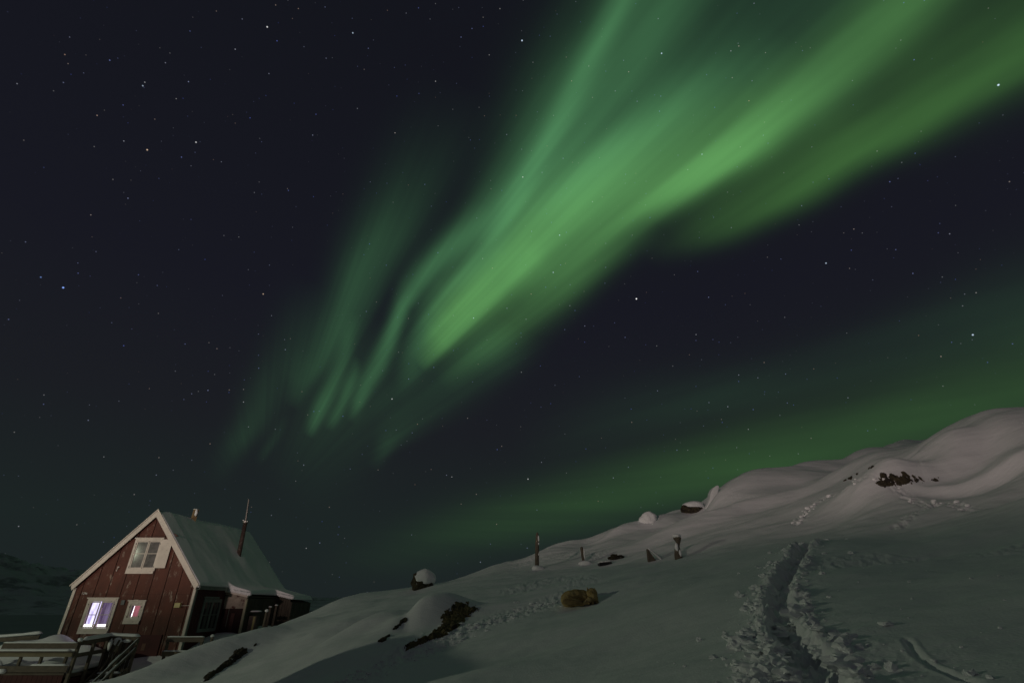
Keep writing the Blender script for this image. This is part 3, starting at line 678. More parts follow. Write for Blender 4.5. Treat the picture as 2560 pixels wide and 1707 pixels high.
# chimneys
ch = MB(); ch.tube([(-16.98, 28.2, 3.8), (-16.95, 28.2, 4.60)], [.15, .15], 4, squash=1); cmn = make('chimney', ch, BRICK, roof)
for q_ in (((-16.86, 28.1, 4.42), (.07, .05, .17), 2, .4), ((-16.98, 28.2, 4.61), (.12, .12, .03), 4, .3)): ch = MB(); ch.blob(*q_, sub=2); make('snow_patch', ch, SNOWCAP, cmn, smooth=True)
sp = MB(); sp.tube([(-15.50, 31.0, 2.3), (-15.56, 31.0, 4.35)], [.12, .11], 14, wob=.05)
pipe = make('stove_pipe', sp, RUST, roof, smooth=True)
sp = MB(); sp.tube([(-15.56, 31.0, 4.3), (-15.565, 31.0, 4.40), (-15.57, 31.0, 4.42)], [.155, .16, .12], 14); sp.tube([(-15.57, 31.0, 4.4), (-15.68, 31.0, 5.64)], [.055, .045], 10)
make('mast', sp, METAL, pipe)
for q_ in (((-15.44, 30.93, 4.38), (.05, .05, .04), 1, .3), ((-15.66, 30.93, 4.44), (.05, .04, .04), 5, .3)): sp = MB(); sp.blob(*q_, sub=2); make('snow_patch', sp, SNOWCAP, pipe)
# windows
def window(x0, x1, z0, z1, panes, mz, yf, parent, trim=TRIM, glass=PANE, deep=.05, header=True, rotx=None, head_over=.04, frame_w=.11):
    fr = MB()
    f = frame_w
    fr.box((x0, yf - deep, z0), (x0 + f, yf + .02, z1)); fr.box((x1 - f, yf - deep, z0), (x1, yf + .02, z1))
    fr.box((x0 + f, yf - deep, z1 - f), (x1 - f, yf + .02, z1)); fr.box((x0 + f, yf - deep, z0), (x1 - f, yf + .02, z0 + f))
    fo = make('window', fr, trim, parent, bevel=.004)
    for (a, b) in panes:                       # each casement: stiles, rails and one glazing bar
        sa = MB(); sw = .045; d0, d1 = yf - deep + .012, yf - .005
        lo, hi = z0 + f + .004, z1 - f - .004
        sa.box((a, d0, lo), (a + sw, d1, hi)); sa.box((b - sw, d0, lo), (b, d1, hi)); sa.box((a + sw, d0 + .002, hi - sw), (b - sw, d1, hi)); sa.box((a + sw, d0 + .002, lo), (b - sw, d1, lo + sw))
        if mz is not None: sa.box((a + sw, d0 + .004, mz - .014), (b - sw, d1, mz + .014))
        make('casement', sa, trim, fo)
        pn = MB(); pn.box((a + .02, yf - .022, z0 + f + .01), (b - .02, yf - .018, z1 - f - .01)); make('pane', pn, glass, fo)
    if header:
        hd = MB(); hd.box((x0 - head_over, yf - deep - .035, z1 + .002), (x1 + head_over, yf + .02, z1 + .045)); make('header', hd, trim, fo)
        si = MB(); si.box((x0 + .02, yf - deep - .03, z0 - .115), (x1 - .02, yf + .01, z0 - .003)); make('sill', si, trim, fo)
    for z in (z0 + .2, z1 - .2):
        for xa in (x0 + f - .03, x1 - f + .005): hg = MB(); hg.box((xa, yf - deep - .008, z - .05), (xa + .025, yf - deep + .001, z)); make('hinge', hg, ROOFM, fo)
    return fo
LITW = mat('window_white_glow', (.9, .9, .9), .8, emit=((1, .97, 1), 2.4))
def curtain_mat(name, a, b, sc, strength):
    m = bpy.data.materials.new(name); m.use_nodes = True; nt = m.node_tree; L = nt.links.new; p = nt.nodes['Principled BSDF']; p.inputs['Base Color'].default_value = (*a, 1)
    tc = nt.nodes.new('ShaderNodeTexCoord'); mp = nt.nodes.new('ShaderNodeMapping'); mp.inputs['Scale'].default_value = sc; L(tc.outputs['Object'], mp.inputs[0])
    n = nt.nodes.new('ShaderNodeTexNoise'); n.inputs['Scale'].default_value = 3; n.inputs['Detail'].default_value = 3; L(mp.outputs[0], n.inputs['Vector'])
    r = nt.nodes.new('ShaderNodeMapRange'); L(n.outputs['Fac'], r.inputs[0]); r.inputs[1].default_value = .36; r.inputs[2].default_value = .66
    x = nt.nodes.new('ShaderNodeMix'); x.data_type = 'RGBA'; L(r.outputs[0], x.inputs[0]); x.inputs[6].default_value = (*a, 1); x.inputs[7].default_value = (*b, 1)
    L(x.outputs[2], p.inputs['Emission Color']); p.inputs['Emission Strength'].default_value = strength; return m
lw = window(-19.04, -17.69, -.95, .31, ((-18.92, -18.44), (-18.36, -17.84)), -.33, YF, house, frame_w=.115)
# the lit room behind: folded curtains with the bare lit strip below them
def curtain(x0, x1, z0, z1, y, m, parent, name='curtain', fold=.02, nf=7):
    mb = MB(); n = 40
    for i in range(n + 1):
        x = x0 + (x1 - x0) * i / n; yy = y + fold * math.sin(i / n * nf * 2 * math.pi)
        mb.v += [(x, yy, z0), (x, yy, z1)]
    for i in range(n): mb.f.append((2 * i, 2 * i + 2, 2 * i + 3, 2 * i + 1))
    o = make(name, mb, m, parent, smooth=True); sd = o.modifiers.new('s', 'SOLIDIFY'); sd.thickness = .004; return o
CLIT = curtain_mat('lit_lilac_curtain', (.44, .37, .74), (1.15, 1.1, 1.35), (1.6, 1, .55), 1.0)
CDIM = curtain_mat('dim_lilac_curtain', (.045, .024, .060), (.15, .115, .21), (2.0, 1, .3), 1.0)
CDRK = mat('dark_room', (.05, .03, .045), .9, emit=((.05, .028, .045), 1.0))
curtain(-18.80, -18.40, -.69, .25, YF - .013, CLIT, lw, fold=.004)
curtain(-18.30, -17.80, -.69, .25, YF - .013, CDIM, lw, fold=.004)
g = MB(); g.box((-18.93, YF - .0058, -.9), (-17.80, YF - .0048, .27)); make('room_dark', g, CDRK, lw)
for q_ in ((-18.86, -18.44), (-18.27, -17.86)): g = MB(); g.box((q_[0], YF - .011, -.89), (q_[1], YF - .008, -.695)); make('lit_strip', g, LITW, lw)
EDGE = mat('pink_lit_edge', (.4, .25, .4), .8, emit=((.34, .20, .34), 1.))
for q_ in ((-18.905, -18.865, -.3), (-18.325, -18.275, -.05)): g = MB(); g.box((q_[0], YF - .0105, -.89), (q_[1], YF - .0085, q_[2])); make('side_strip', g, EDGE, lw)
sw_ = window(-17.18, -16.43, -.57, .205, ((-17.03, -16.56),), None, YF, house, frame_w=.13)
g = MB(); g.box((-17.0, YF - .0058, -.46), (-16.6, YF - .0048, .08)); make('room_dark', g, CDRK, sw_)
g = MB(); g.add([(-16.915, YF - .0085, -.45), (-16.87, YF - .0085, -.45), (-16.87, YF - .0085, .06), (-16.885, YF - .0085, .06)], [(0, 1, 2, 3)]); make('lit_strip', g, LITW, sw_)
curtain(-16.868, -16.62, -.455, .065, YF - .0115, curtain_mat('lit_rose_curtain', (.20, .065, .085), (.33, .10, .13), (2, 1, .4), 1.0), sw_, fold=.002)
g = MB(); g.box((-17.2, YF - .065, .207), (-16.95, YF, .25)); g.box((-16.95, YF - .07, .207), (-16.78, YF, .27)); g.box((-16.74, YF - .065, .207), (-16.41, YF, .24)); make('header', g, TRIM, sw_)
uw = window(-17.77, -16.46, 1.44, 2.83, ((-17.66, -17.10), (-17.08, -16.54)), 2.18, YF, house, frame_w=.10)
g = MB(); g.box((-17.68, YF - .014, 1.54), (-16.55, YF - .010, 2.73)); make('curtain', g, mat('grey_net_curtain', (.13, .12, .12), .9, noise=(3.5, .45)), uw)
g = MB(); g.box((-16.45, YF - .085, 1.56), (-15.99, YF - .06, 2.80)); sh = make('shutter', g, TRIM, house, bevel=.006)
# side window, seen obliquely
def side_window():
    x = X1; y0, y1, z0, z1 = 26.36, 27.96, -1.05, .31; f = .14; fr = MB()
    fr.box((x - .01, y0, z0), (x + .05, y0 + f, z1)); fr.box((x - .01, y1 - f, z0), (x + .05, y1, z1)); fr.box((x - .01, y0 + f, z1 - f), (x + .05, y1 - f, z1)); fr.box((x - .01, y0 + f, z0), (x + .05, y1 - f, z0 + f))
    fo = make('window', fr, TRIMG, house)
    s = MB(); m = (y0 + y1) / 2
    s.box((x, m - .06, z0 + f), (x + .045, m + .06, z1 - f)); s.box((x, y0 + f, -.37), (x + .03, m - .06, -.34)); s.box((x, m + .06, -.37), (x + .03, y1 - f, -.34)); make('casement', s, TRIMG, fo)
    p = MB(); p.box((x, y0 + f, z0 + f), (x + .008, y1 - f, z1 - f)); make('pane', p, GLASS, fo)
    c = MB(); c.box((x + .009, y0 + .38, z0 + f), (x + .012, y0 + .62, z1 - f)); c.box((x + .009, m + .28, z0 + f), (x + .012, m + .52, z1 - f)); make('curtain', c, mat('grey_curtain', (.08, .085, .08), .9), fo)
    h = MB(); h.box((x - .005, y0 - .02, z1 + .02), (x + .07, y1 - .35, z1 + .10)); make('header', h, TRIMG, fo)
side_window()
g = MB(); g.box((-16.27, YF - .045, BASE), (-15.28, YF - .004, -1.10)); cd = make('cellar_door', g, REDDARK, house)
g = MB(); g.box((-16.02, YF - .055, -1.68), (-15.86, YF - .046, -1.42)); make('door_panel', g, mat('brown_patch', (.12, .06, .04), .8), cd)
g = MB(); g.box((-17.52, YF - .05, .06), (-17.37, YF - .001, .25)); make('vent', g, GREY, house); 
g = MB(); g.box((-15.06, YF - .13, -.05), (-14.80, YF - .005, .14)); yb = make('junction_box', g, YBOX, house, bevel=.012)
g = MB(); g.tube([(-14.80, YF - .02, .035), (-14.6, YF - .02, .03), (-14.45, YF - .02, .04)], [.010] * 3, 6); make('cable', g, TRIM, yb)
g = MB(); g.tube([(-18.19, YF - .0, 1.56), (-18.17, YF - .08, 1.57), (-18.14, YF - .10, 1.52)], [.02, .02, .015], 8); g.blob((-18.16, YF - .04, 1.60), (.05, .04, .035), 3, .3, sub=2); g.blob((-18.20, YF - .03, 1.47), (.03, .03, .05), 4, .3, sub=2); make('wall_hook', g, TRIM, house)
# house number
tc = bpy.data.curves.new('house_number', 'FONT'); tc.body = '1296'; tc.size = .125; tc.extrude = .004; tc.align_x = 'CENTER'; tc.space_character = 1.05
tm = bpy.data.objects.new('tmp_text', tc); C.objects.link(tm); bpy.context.view_layer.update()
me = bpy.data.meshes.new_from_object(tm.evaluated_get(bpy.context.evaluated_depsgraph_get())); bpy.data.objects.remove(tm)
hn = bpy.data.objects.new('house_number', me); C.objects.link(hn); me.materials.append(mat('number_white', (.7, .68, .66), .5)); hn.parent = house
hn.location = Vector((-19.325, YF - .006, .475)) - parent_origin(house); hn.rotation_euler = (math.pi / 2, 0, 0)

# ------------------------------------------------------------------ deck with railings in front of the gable
def snowcap(mb, p, q, w, h, seed=0):
    p, q = Vector(p), Vector(q); n = max(6, int((q - p).length / .10)); path = []; rad = []
    for i in range(n + 1):
        t = i / n; k = 1 + .35 * float(perlin(np.array(t * (q - p).length * 1.7 + seed), np.array(seed * .7)))
        path.append(p.lerp(q, t) + Vector((0, 0, h * .3))); rad.append(h * k * (.35 if i in (0, n) else 1))
    d = (q - p).normalized(); side = d.cross(Vector((0, 0, 1))).normalized(); ng = 10; vs = []
    for i, c in enumerate(path):
        for k in range(ng):
            t = 2 * math.pi * k / ng; z = math.sin(t); vs.append(c + side * math.cos(t) * w / 2 * min(1, rad[i] / h) + Vector((0, 0, rad[i] * (z if z > 0 else z * .3))))
    fs = [(i * ng + k, i * ng + (k + 1) % ng, (i + 1) * ng + (k + 1) % ng, (i + 1) * ng + k) for i in range(n) for k in range(ng)] + [tuple(range(ng)), tuple(range(n * ng, n * ng + ng))]
    mb.add(vs, fs)
deck = thing('deck', (-17.5, 23.2, -3.0), 'wooden deck with board railings loaded with snow below the lit window', 'deck')
YD = 21.5
g = MB(); g.box((-22.5, YD + .06, -2.25), (-15.95, YF - .06, -2.15)); make('deck_floor', g, WOOD, deck)
fp = MB(); x = -22.5
while x < -16.1: fp.box((x, YD + .0, -4.2), (x + .17, YD + .03, -2.15)); x += .18
make('skirt', fp, REDDARK, deck)
fs2 = MB(); y = YD + .05
while y < YF - .2: fs2.box((-15.99, y, -4.2), (-15.95, y + .17, -2.3)); y += .18
make('skirt', fs2, REDDARK, deck)
rl = MB(); rl.box((-18.60, YD - .05, -1.365), (-15.86, YD, -1.19)); r1 = make('rail_board', rl, WOOD, deck, bevel=.006)
sn = MB(); snowcap(sn, (-18.6, YD - .025, -1.19), (-15.9, YD - .025, -1.19), .10, .035, 1); make('snow_cap', sn, SNOWCAP, r1, smooth=True)
rl = MB(); rl.box((-20.4, YD - .06, -1.615), (-15.93, YD - .0, -1.475)); r1 = make('rail_board', rl, WOODY, deck, bevel=.006)
rl = MB(); rl.box((-20.4, YD - .14, -1.472), (-15.93, YD + .02, -1.44)); make('rail_cap', rl, WOOD, r1)
sn = MB(); snowcap(sn, (-20.4, YD - .06, -1.44), (-16.0, YD - .06, -1.44), .17, .05, 7); make('snow_cap', sn, SNOWCAP, r1, smooth=True)
rl = MB(); rl.box((-20.4, YD - .05, -2.09), (-15.94, YD + .0, -1.89)); r1 = make('rail_board', rl, WOOD, deck, bevel=.006)
sn = MB(); snowcap(sn, (-17.3, YD - .025, -1.89), (-16.0, YD - .025, -1.89), .16, .055, 3); make('snow_cap', sn, SNOWCAP, r1, smooth=True); sn = MB(); snowcap(sn, (-20, YD - .02, -1.89), (-18.35, YD - .02, -1.89), .16, .12, 5)
make('snow_cap', sn, SNOWCAP, r1, smooth=True)
sn = MB()
for k in range(5): sn.blob((-18.9 + .17 * k, YD - .08, -2.05 - .03 * (k % 2)), (.15, .09, .08), k + 11, .3, sub=2)
make('snow_patch', sn, SNOWCAP, r1, smooth=True)
rl = MB(); rl.box((-20.4, YD - .04, -2.17), (-16.0, YD + .01, -2.11)); make('rail_board', rl, WOOD, deck)
# posts
g = MB()
for px_, y0 in ((-15.90, YD + .02),): g.box((px_ - .05, y0, -4.0), (px_ + .05, y0 + .10, -1.12))
po = make('post', g, WOODV, deck, bevel=.006)
g = MB(); g.blob((-15.90, YD + .06, -1.09), (.09, .08, .07), 2, .2, sub=2); make('snow_cap', g, SNOWCAP, po, smooth=True)
for (a, b) in ((-17.9, 21.55), (-17.15, 21.55), (-16.25, 21.55), (-18.75, 21.55), (-19.8, 21.55)):
    g = MB(); g.box((a, b, -2.2), (a + .08, b + .08, -1.42)); make('post', g, WOODV, deck)
# right-hand railing, running back towards the wall, then across to the stair head
rl = MB(); rl.beam((-15.87, YD + .1, -1.20), (-15.87, 23.05, -1.12), .05, .14); rl.beam((-15.87, YD + .1, -1.58), (-15.87, 23.05, -1.52), .05, .13); rl.beam((-15.87, 23.05, -1.10), (-14.73, 23.05, -1.13), .05, .14)
r1 = make('rail_board', rl, WOODV, deck)
sn = MB(); snowcap(sn, (-15.87, YD + .2, -1.13), (-15.87, 23.02, -1.05), .22, .11, 3); make('snow_cap', sn, SNOWCAP, r1, smooth=True); sn = MB(); snowcap(sn, (-15.95, 23.05, -1.03), (-14.70, 23.05, -1.07), .26, .085, 9); make('snow_cap', sn, SNOWCAP, r1, smooth=True)
for (a, b, z0, z1) in ((-15.87, 22.3, -3.2, -1.15), (-15.87, 23.0, -3.2, -1.1), (-14.73, 23.03, -3.4, -1.1), (-15.3, 23.03, -3.2, -1.1)):
    g = MB(); g.beam((a, b, z0), (a, b, z1), .09, .09, (0, 1, 0)); make('post', g, WOODV, deck)
g = MB()
for k in range(8): g.box((-15.84 + k * .145, 23.06, -3.2), (-15.84 + k * .145 + .12, 23.085, -1.17 - .03 * (k % 2)))
make('panel_boards', g, OLDWALL, deck)
for q_ in (((-15.45, 22.98, -1.22), (.16, .06, .14), 2), ((-15.72, 22.98, -1.32), (.07, .05, .22), 5), ((-15.1, 22.98, -1.2), (.16, .05, .06), 8)): sn = MB(); sn.blob(*q_, .35, sub=2); make('snow_patch', sn, SNOWCAP, r1, smooth=True)
# snow drifted over the deck floor
def drift(name, x0, x1, y0, y1, f, parent, n=60):
    mb = MB()
    for j in range(n + 1):
        for i in range(n + 1):
            x = x0 + (x1 - x0) * i / n; y = y0 + (y1 - y0) * j / n; mb.v.append((x, y, f(x, y)))
    for j in range(n):
        for i in range(n): a = j * (n + 1) + i; mb.f.append((a, a + 1, a + n + 2, a + n + 1))
    o = make(name, mb, SNOWCAP, parent, smooth=True); s = o.modifiers.new('s', 'SOLIDIFY'); s.thickness = .12; s.offset = -1; return o
def deck_f(x, y):
    z = -2.02 + .10 * float(perlin(np.array(x * 1.3), np.array(y * 1.3)))
    z += .78 * math.exp(-((x + 19.05) / .95) ** 2 - ((y - 24.8) / .9) ** 2) + .66 * math.exp(-((x + 20.6) / 1.4) ** 2 - ((y - 24.3) / .8) ** 2) + .62 * math.exp(-((x + 17.3) / 1.3) ** 2 - ((y - 23.9) / .8) ** 2)
    z += .30 * math.exp(-((x + 17.0) / .5) ** 2 - ((y - 22.3) / .5) ** 2) + .28 * math.exp(-((x + 18.4) / .5) ** 2 - ((y - 22.2) / .5) ** 2)
    return z
drift('deck_snow', -22.4, -16.0, YD + .12, YF - .07, deck_f, deck)
g = MB(); g.beam((-22.4, 24.9, -1.30), (-20.15, 24.9, -1.16), .05, .16); g.beam((-22.4, 24.9, -1.75), (-20.15, 24.9, -1.62), .05, .14); r1 = make('rail_board', g, WOOD, deck)
sn = MB(); snowcap(sn, (-22.4, 24.9, -1.22), (-20.1, 24.9, -1.05), .2, .09, 4); make('snow_cap', sn, SNOWCAP, r1, smooth=True)
for a in (-22.0, -20.9): g = MB(); g.box((a, 24.93, -2.3), (a + .09, 25.02, -1.2)); make('post', g, WOODV, deck)
# stair with its two handrails
st = thing('stair', (-15.3, 21.6, -3.3), 'wooden stair with sloping snow dusted handrails beside the deck corner', 'stair')
for xx in (-14.74, -15.82):
    g = MB(); g.beam((xx, 23.0, -2.15), (xx, 20.7, -3.75), .05, .22); make('stringer', g, WOODV, st)
for k in range(7):
    g = MB(); y = 22.9 - k * .3; z = -2.3 - k * .21; g.box((-15.79, y - .26, z), (-14.77, y, z + .04)); tr = make('tread', g, WOOD, st)
    g = MB(); snowcap(g, (-15.72, y - .13, z + .04), (-14.84, y - .13, z + .04), .24, .06, k); make('snow_cap', g, SNOWCAP, tr, smooth=True)
for dz, sd in ((0, 1), (-.30, 6)):
    g = MB(); g.beam((-14.70, 23.05, -1.12 + dz), (-14.70, 20.9, -2.60 + dz), .045, .09); hr = make('handrail', g, WOODV, st)
    g = MB(); snowcap(g, (-14.70, 23.0, -1.105 + dz), (-14.70, 20.95, -2.52 + dz), .035, .020, sd); make('snow_cap', g, SNOWCAP, hr, smooth=True); g = MB()
    snowcap(g, (-14.70, 22.25, -1.60 + dz), (-14.70, 21.75, -1.95 + dz), .06, .05, sd + 2); make('snow_cap', g, SNOWCAP, hr, smooth=True)
for (y, z) in ((22.15, -1.7), (21.2, -2.35)):
    g = MB(); g.beam((-14.74, y, z - 1.7), (-14.74, y, z), .07, .07, (0, 1, 0)); make('post', g, WOODV, st)
# poles leaning on the stair head
for k, (a, b, m_, lab) in enumerate((((-15.45, 22.75, -2.2), (-15.25, 22.9, -1.22), WOODY, 'thin pale pole leaning upright against the stair head'),
                               ((-15.62, 22.7, -2.3), (-15.36, 22.92, -1.16), WOODV, 'dark plank leaning next to the thin pale pole'))):
    g = MB(); g.tube([a, b], [.018 if k == 0 else .035] * 2, 8); tag(make('pole', g, m_, None, origin=a), lab, 'pole')

# ------------------------------------------------------------------ short fence at the house corner
fn = thing('fence', (-13.4, 24, -2.0), 'short two board wooden fence topped with snow at the house corner', 'fence')
for (x0, x1, z0, z1, sd) in ((-14.15, -12.62, -1.29, -1.12, 2), (-14.20, -11.85, -1.79, -1.62, 5)):
    g = MB(); g.box((x0, 23.96, z0), (x1, 24.0, z1)); b_ = make('rail_board', g, WOODY if z0 < -1.5 else WOOD, fn, bevel=.005)
    g = MB(); snowcap(g, (x0, 23.98, z1), (x1, 23.98, z1), .09, .035, sd); make('snow_cap', g, SNOWCAP, b_, smooth=True)
for x, z in ((-14.12, -1.15), (-12.72, -1.1), (-13.3, -1.65)):
    g = MB(); g.box((x - .04, 24.002, -2.9), (x + .05, 24.09, z)); make('post', g, WOODV, fn, bevel=.005)

# ------------------------------------------------------------------ things standing by the lean-to
mb_ = thing('meter_cabinet', (-12.95, 29.0, -.9), 'small cabinet with snowy sloping lid against the old boarded lean-to', 'cabinet')
g = MB(); g.box((-13.15, 28.75, -1.3), (-12.78, 29.15, -.42)); make('body', g, mat('cabinet_grey', (.13, .10, .09), .8, noise=(4, .3)), mb_)
g = MB(); g.box((-13.17, 28.6, -.30), (-12.60, 29.2, -.25)); ld = make('lid', g, ROOFM, mb_)
g = MB(); snowcap(g, (-13.15, 28.85, -.25), (-12.63, 28.85, -.25), .5, .055, 2); make('snow_cap', g, SNOWCAP, ld, smooth=True)
g = MB(); g.box((-12.93, 28.735, -1.25), (-12.83, 28.749, -.45)); make('stripe_board', g, YBOX, mb_)
for i, (px, py, Y, hgt, lab) in enumerate(((667, 1527, 28.0, 1.2, 'rough stake with snow knob left of the two by the lean-to'), (676, 1517, 29.2, 1.4, 'tall rough stake between its two snow topped neighbours by the lean-to'), (691, 1513, 29.6, 1.3, 'rough stake with flat snow top farthest right by the lean-to'))):
    p = W(px, py, Y); s_ = thing('stake', (p.x, p.y, p.z - hgt), lab, 'stake', 'stakes beside the lean-to')
    g = MB(); g.tube([(p.x - .02, Y, p.z - hgt), (p.x, Y, p.z)], [.07, .055], 7, wob=.12); make('shaft', g, WOODV, s_)
    g = MB(); g.blob((p.x, Y, p.z + .02), (.085, .08, .07 if i == 0 else .035), i, .2, sub=2); make('snow_cap', g, SNOWCAP, s_, smooth=True)
p = W(532, 1590, 21.5); s_ = thing('stake', (p.x - .05, p.y, p.z - .6), 'lone short stake with round snow knob on the bank edge', 'stake')
g = MB(); g.tube([(p.x - .04, p.y, p.z - .7), (p.x, p.y, p.z)], [.055, .05], 7, wob=.12); make('shaft', g, WOODV, s_)
g = MB(); g.blob((p.x - .01, p.y - .01, p.z + .02), (.06, .06, .055), 1, .2, sub=2); make('snow_cap', g, SNOWCAP, s_, smooth=True); g = MB(); g.blob((p.x - .09, p.y - .04, p.z - .42), (.05, .04, .12), 4, .3, sub=2); make('snow_cap', g, SNOWCAP, s_, smooth=True)

# ------------------------------------------------------------------ posts standing on the hillside
def ground_post(name, px, py, build, label, cat, group=None, t0=8, t1=40):
    p = hit(px, py, t0, t1); o = thing(name, (p.x, p.y, p.z), label, cat, group); build(o, p); return o
def lean(p, dx, dz, dy=0): return (p.x + dx, p.y + dy, p.z + dz)
def pt_tall(o, p):
    s = p.y / 20.0
    g = MB(); g.tube([lean(p, -.02, -.3), lean(p, 0, .35 * s), lean(p, .02, .8 * s), lean(p, .03, 1.16 * s), lean(p, .035, 1.24 * s)], [.088, .08, .072, .055, .02], 9, wob=.08); make('shaft', g, WOODV, o)
    g = MB()
    for z, h in ((1.02, .11), (.84, .05), (.48, .05)): g = MB(); g.blob(lean(p, .075, z * s, -.05), (.03, .035, h), int(z * 9), .25, sub=2); make('snow_patch', g, SNOWCAP, o, smooth=True)
    g = MB(); g.blob(lean(p, .03, .02, -.05), (.24, .2, .09), 3, .2, sub=3); make('snow_patch', g, SNOWCAP, o, smooth=True)
ground_post('post', 1343, 1421, pt_tall, 'tall pointed wooden post with snow stuck along one side', 'post', 'old posts on the slope')
def pt_mid(o, p):
    s = p.y / 20.0
    g = MB(); g.tube([lean(p, .05, -.2), lean(p, .01, .2 * s), lean(p, -.02, .55 * s), lean(p, -.02, .58 * s)], [.06, .058, .055, .03], 8, wob=.08); make('shaft', g, WOODV, o)
    g = MB(); g.blob(lean(p, .06, .33 * s, -.03), (.03, .035, .22), 4, .2, sub=2); make('snow_patch', g, SNOWCAP, o, smooth=True); g = MB(); g.blob(lean(p, .08, .02, -.03), (.26, .2, .10), 5, .15, sub=3); make('snow_patch', g, SNOWCAP, o, smooth=True)
ground_post('post', 1458, 1409, pt_mid, 'short round post standing in a small cone of snow', 'post', 'old posts on the slope')
def pt_wedge(o, p):
    s = p.y / 17.5
    g = MB(); g.prism([(p.x - .10, p.z - .2), (p.x + .17, p.z - .2), (p.x + .14, p.z + .02), (p.x - .06, p.z + .33 * s), (p.x - .10, p.z + .36 * s)], p.y - .06, p.y + .08); make('shaft', g, WOODV, o, bevel=.01)
    g = MB(); snowcap(g, (p.x - .09, p.y, p.z + .36 * s), (p.x + .36, p.y, p.z - .01), .17, .07, 3); make('snow_cap', g, SNOWCAP, o, smooth=True)
ground_post('post', 1628, 1402, pt_wedge, 'broken stump with slanting snow covered side', 'post', 'old posts on the slope')
def pt_head(o, p):
    s = p.y / 17.5
    g = MB(); g.tube([lean(p, -.02, -.2), lean(p, -.01, .10 * s), lean(p, .0, .26 * s), lean(p, .03, .38 * s), lean(p, .05, .50 * s), lean(p, .04, .60 * s), lean(p, .03, .66 * s)], [.12, .115, .085, .05, .075, .12, .10], 9, wob=.1); make('shaft', g, WOODV, o)
    g = MB(); g.blob(lean(p, .03, .68 * s, -.02), (.13, .12, .06), 2, .15, sub=3); make('snow_cap', g, SNOWCAP, o, smooth=True)
    for q_ in ((lean(p, -.035, .34 * s, -.06), (.055, .05, .13), 6, .2), (lean(p, .04, .16 * s, -.10), (.04, .03, .10), 9, .3)): g = MB(); g.blob(*q_, sub=2); make('snow_patch', g, SNOWCAP, o, smooth=True)
ground_post('post', 1697, 1396, pt_head, 'knobbly stump with a rounded snow cap like a mushroom', 'post', 'old posts on the slope')
p = hit(1516, 1412, 8, 40); o = thing('crate', (p.x, p.y, p.z), 'dark flat box almost buried below a small rock on the slope', 'crate')
g = MB(); g.box((p.x - .24, p.y, p.z - .1), (p.x + .20, p.y + .4, p.z + .09), Matrix.Rotation(-.07, 3, 'Y'), p); make('body', g, mat('black_plastic', (.008, .008, .012), .5), o)
g = MB(); snowcap(g, (p.x - .26, p.y + .2, p.z + .07), (p.x + .24, p.y + .2, p.z + .11), .46, .06, 3); make('snow_cap', g, SNOWCAP, o, smooth=True)
p = hit(1536, 1397, 8, 40); g = MB(); g.blob((0, 0, .05), (.20, .16, .10), 6, .5, 2.2); g.blob((.22, 0, .06), (.16, .12, .07), 9, .6, 2.6)
g.v = [tuple(Vector(v) + p) for v in g.v]; tag(make('rock', g, ROCK, None, origin=p), 'small ragged rock lying behind the dark flat box', 'rock')
# ------------------------------------------------------------------ boulders on the skyline
def boulder(px, py, wid, hgt, label, seed, cover=.5, t0=14, t1=45, rise=.0, dark_left=True):
    p = hit(px, py, t0, t1); o = thing('boulder', (p.x, p.y, p.z), label, 'boulder')
    g = MB(); g.blob((p.x - wid * .04, p.y + .10, p.z + hgt * .28 + rise), (wid * .52, wid * .42, hgt * .62), seed, .22, 1.5, sub=4); make('rock_body', g, ROCK, o, smooth=True)
    g = MB(); g.blob((p.x + wid * .045, p.y + .10, p.z + hgt * (.50 + .10 * (1 - cover)) + rise), (wid * .53, wid * .46, hgt * (.46 + .18 * cover)), seed + 5, .10, 1.2, sub=4, flat=-hgt * (.10 + .32 * cover)); make('snow_cap', g, SNOWCAP, o, smooth=True)
    return o
boulder(1056, 1469, .86, .62, 'lone boulder with thick snow on the skyline right of the house', 3, .65, t0=19)
boulder(1734, 1279, 1.15, .55, 'dark boulder with a thin snow cap under the upright snow fin', 8, .25)
p = hit(1620, 1302, 20, 45); g = MB(); g.blob((.02, .1, .06), (.50, .40, .42), 12, .30, 1.1, sub=4, rot=Matrix.Rotation(-.5, 3, 'Y')); g.v = [tuple(Vector(v) + p) for v in g.v]
tag(make('snow_mound', g, SNOWCAP, None, smooth=True, origin=p), 'rounded snow lump poking above the skyline left of the dark boulder', 'snow lump')
# upright fin of wind packed snow
p = hit(1764, 1272, 20, 45); k = p.y / F_PX * 1.03
fin = [(-.02, -.3), (.0, .05), (.12, .22), (.32, .55), (.47, .95), (.62, 1.18), (.85, 1.32), (.99, 1.34), (1.0, 1.22), (.86, .88), (.66, .48), (.42, .18), (.22, -.05), (.1, -.3)]
g = MB(); g.prism([(p.x + a * .98, p.z + b * .98) for a, b in fin], p.y - .10, p.y + .5)
f_ = make('snow_fin', g, SNOWCAP, None, origin=p, smooth=True); b_ = f_.modifiers.new('b', 'BEVEL'); b_.width = .09; b_.segments = 4
tag(f_, 'upright curled fin of wind packed snow beside the dark boulder', 'snow fin')
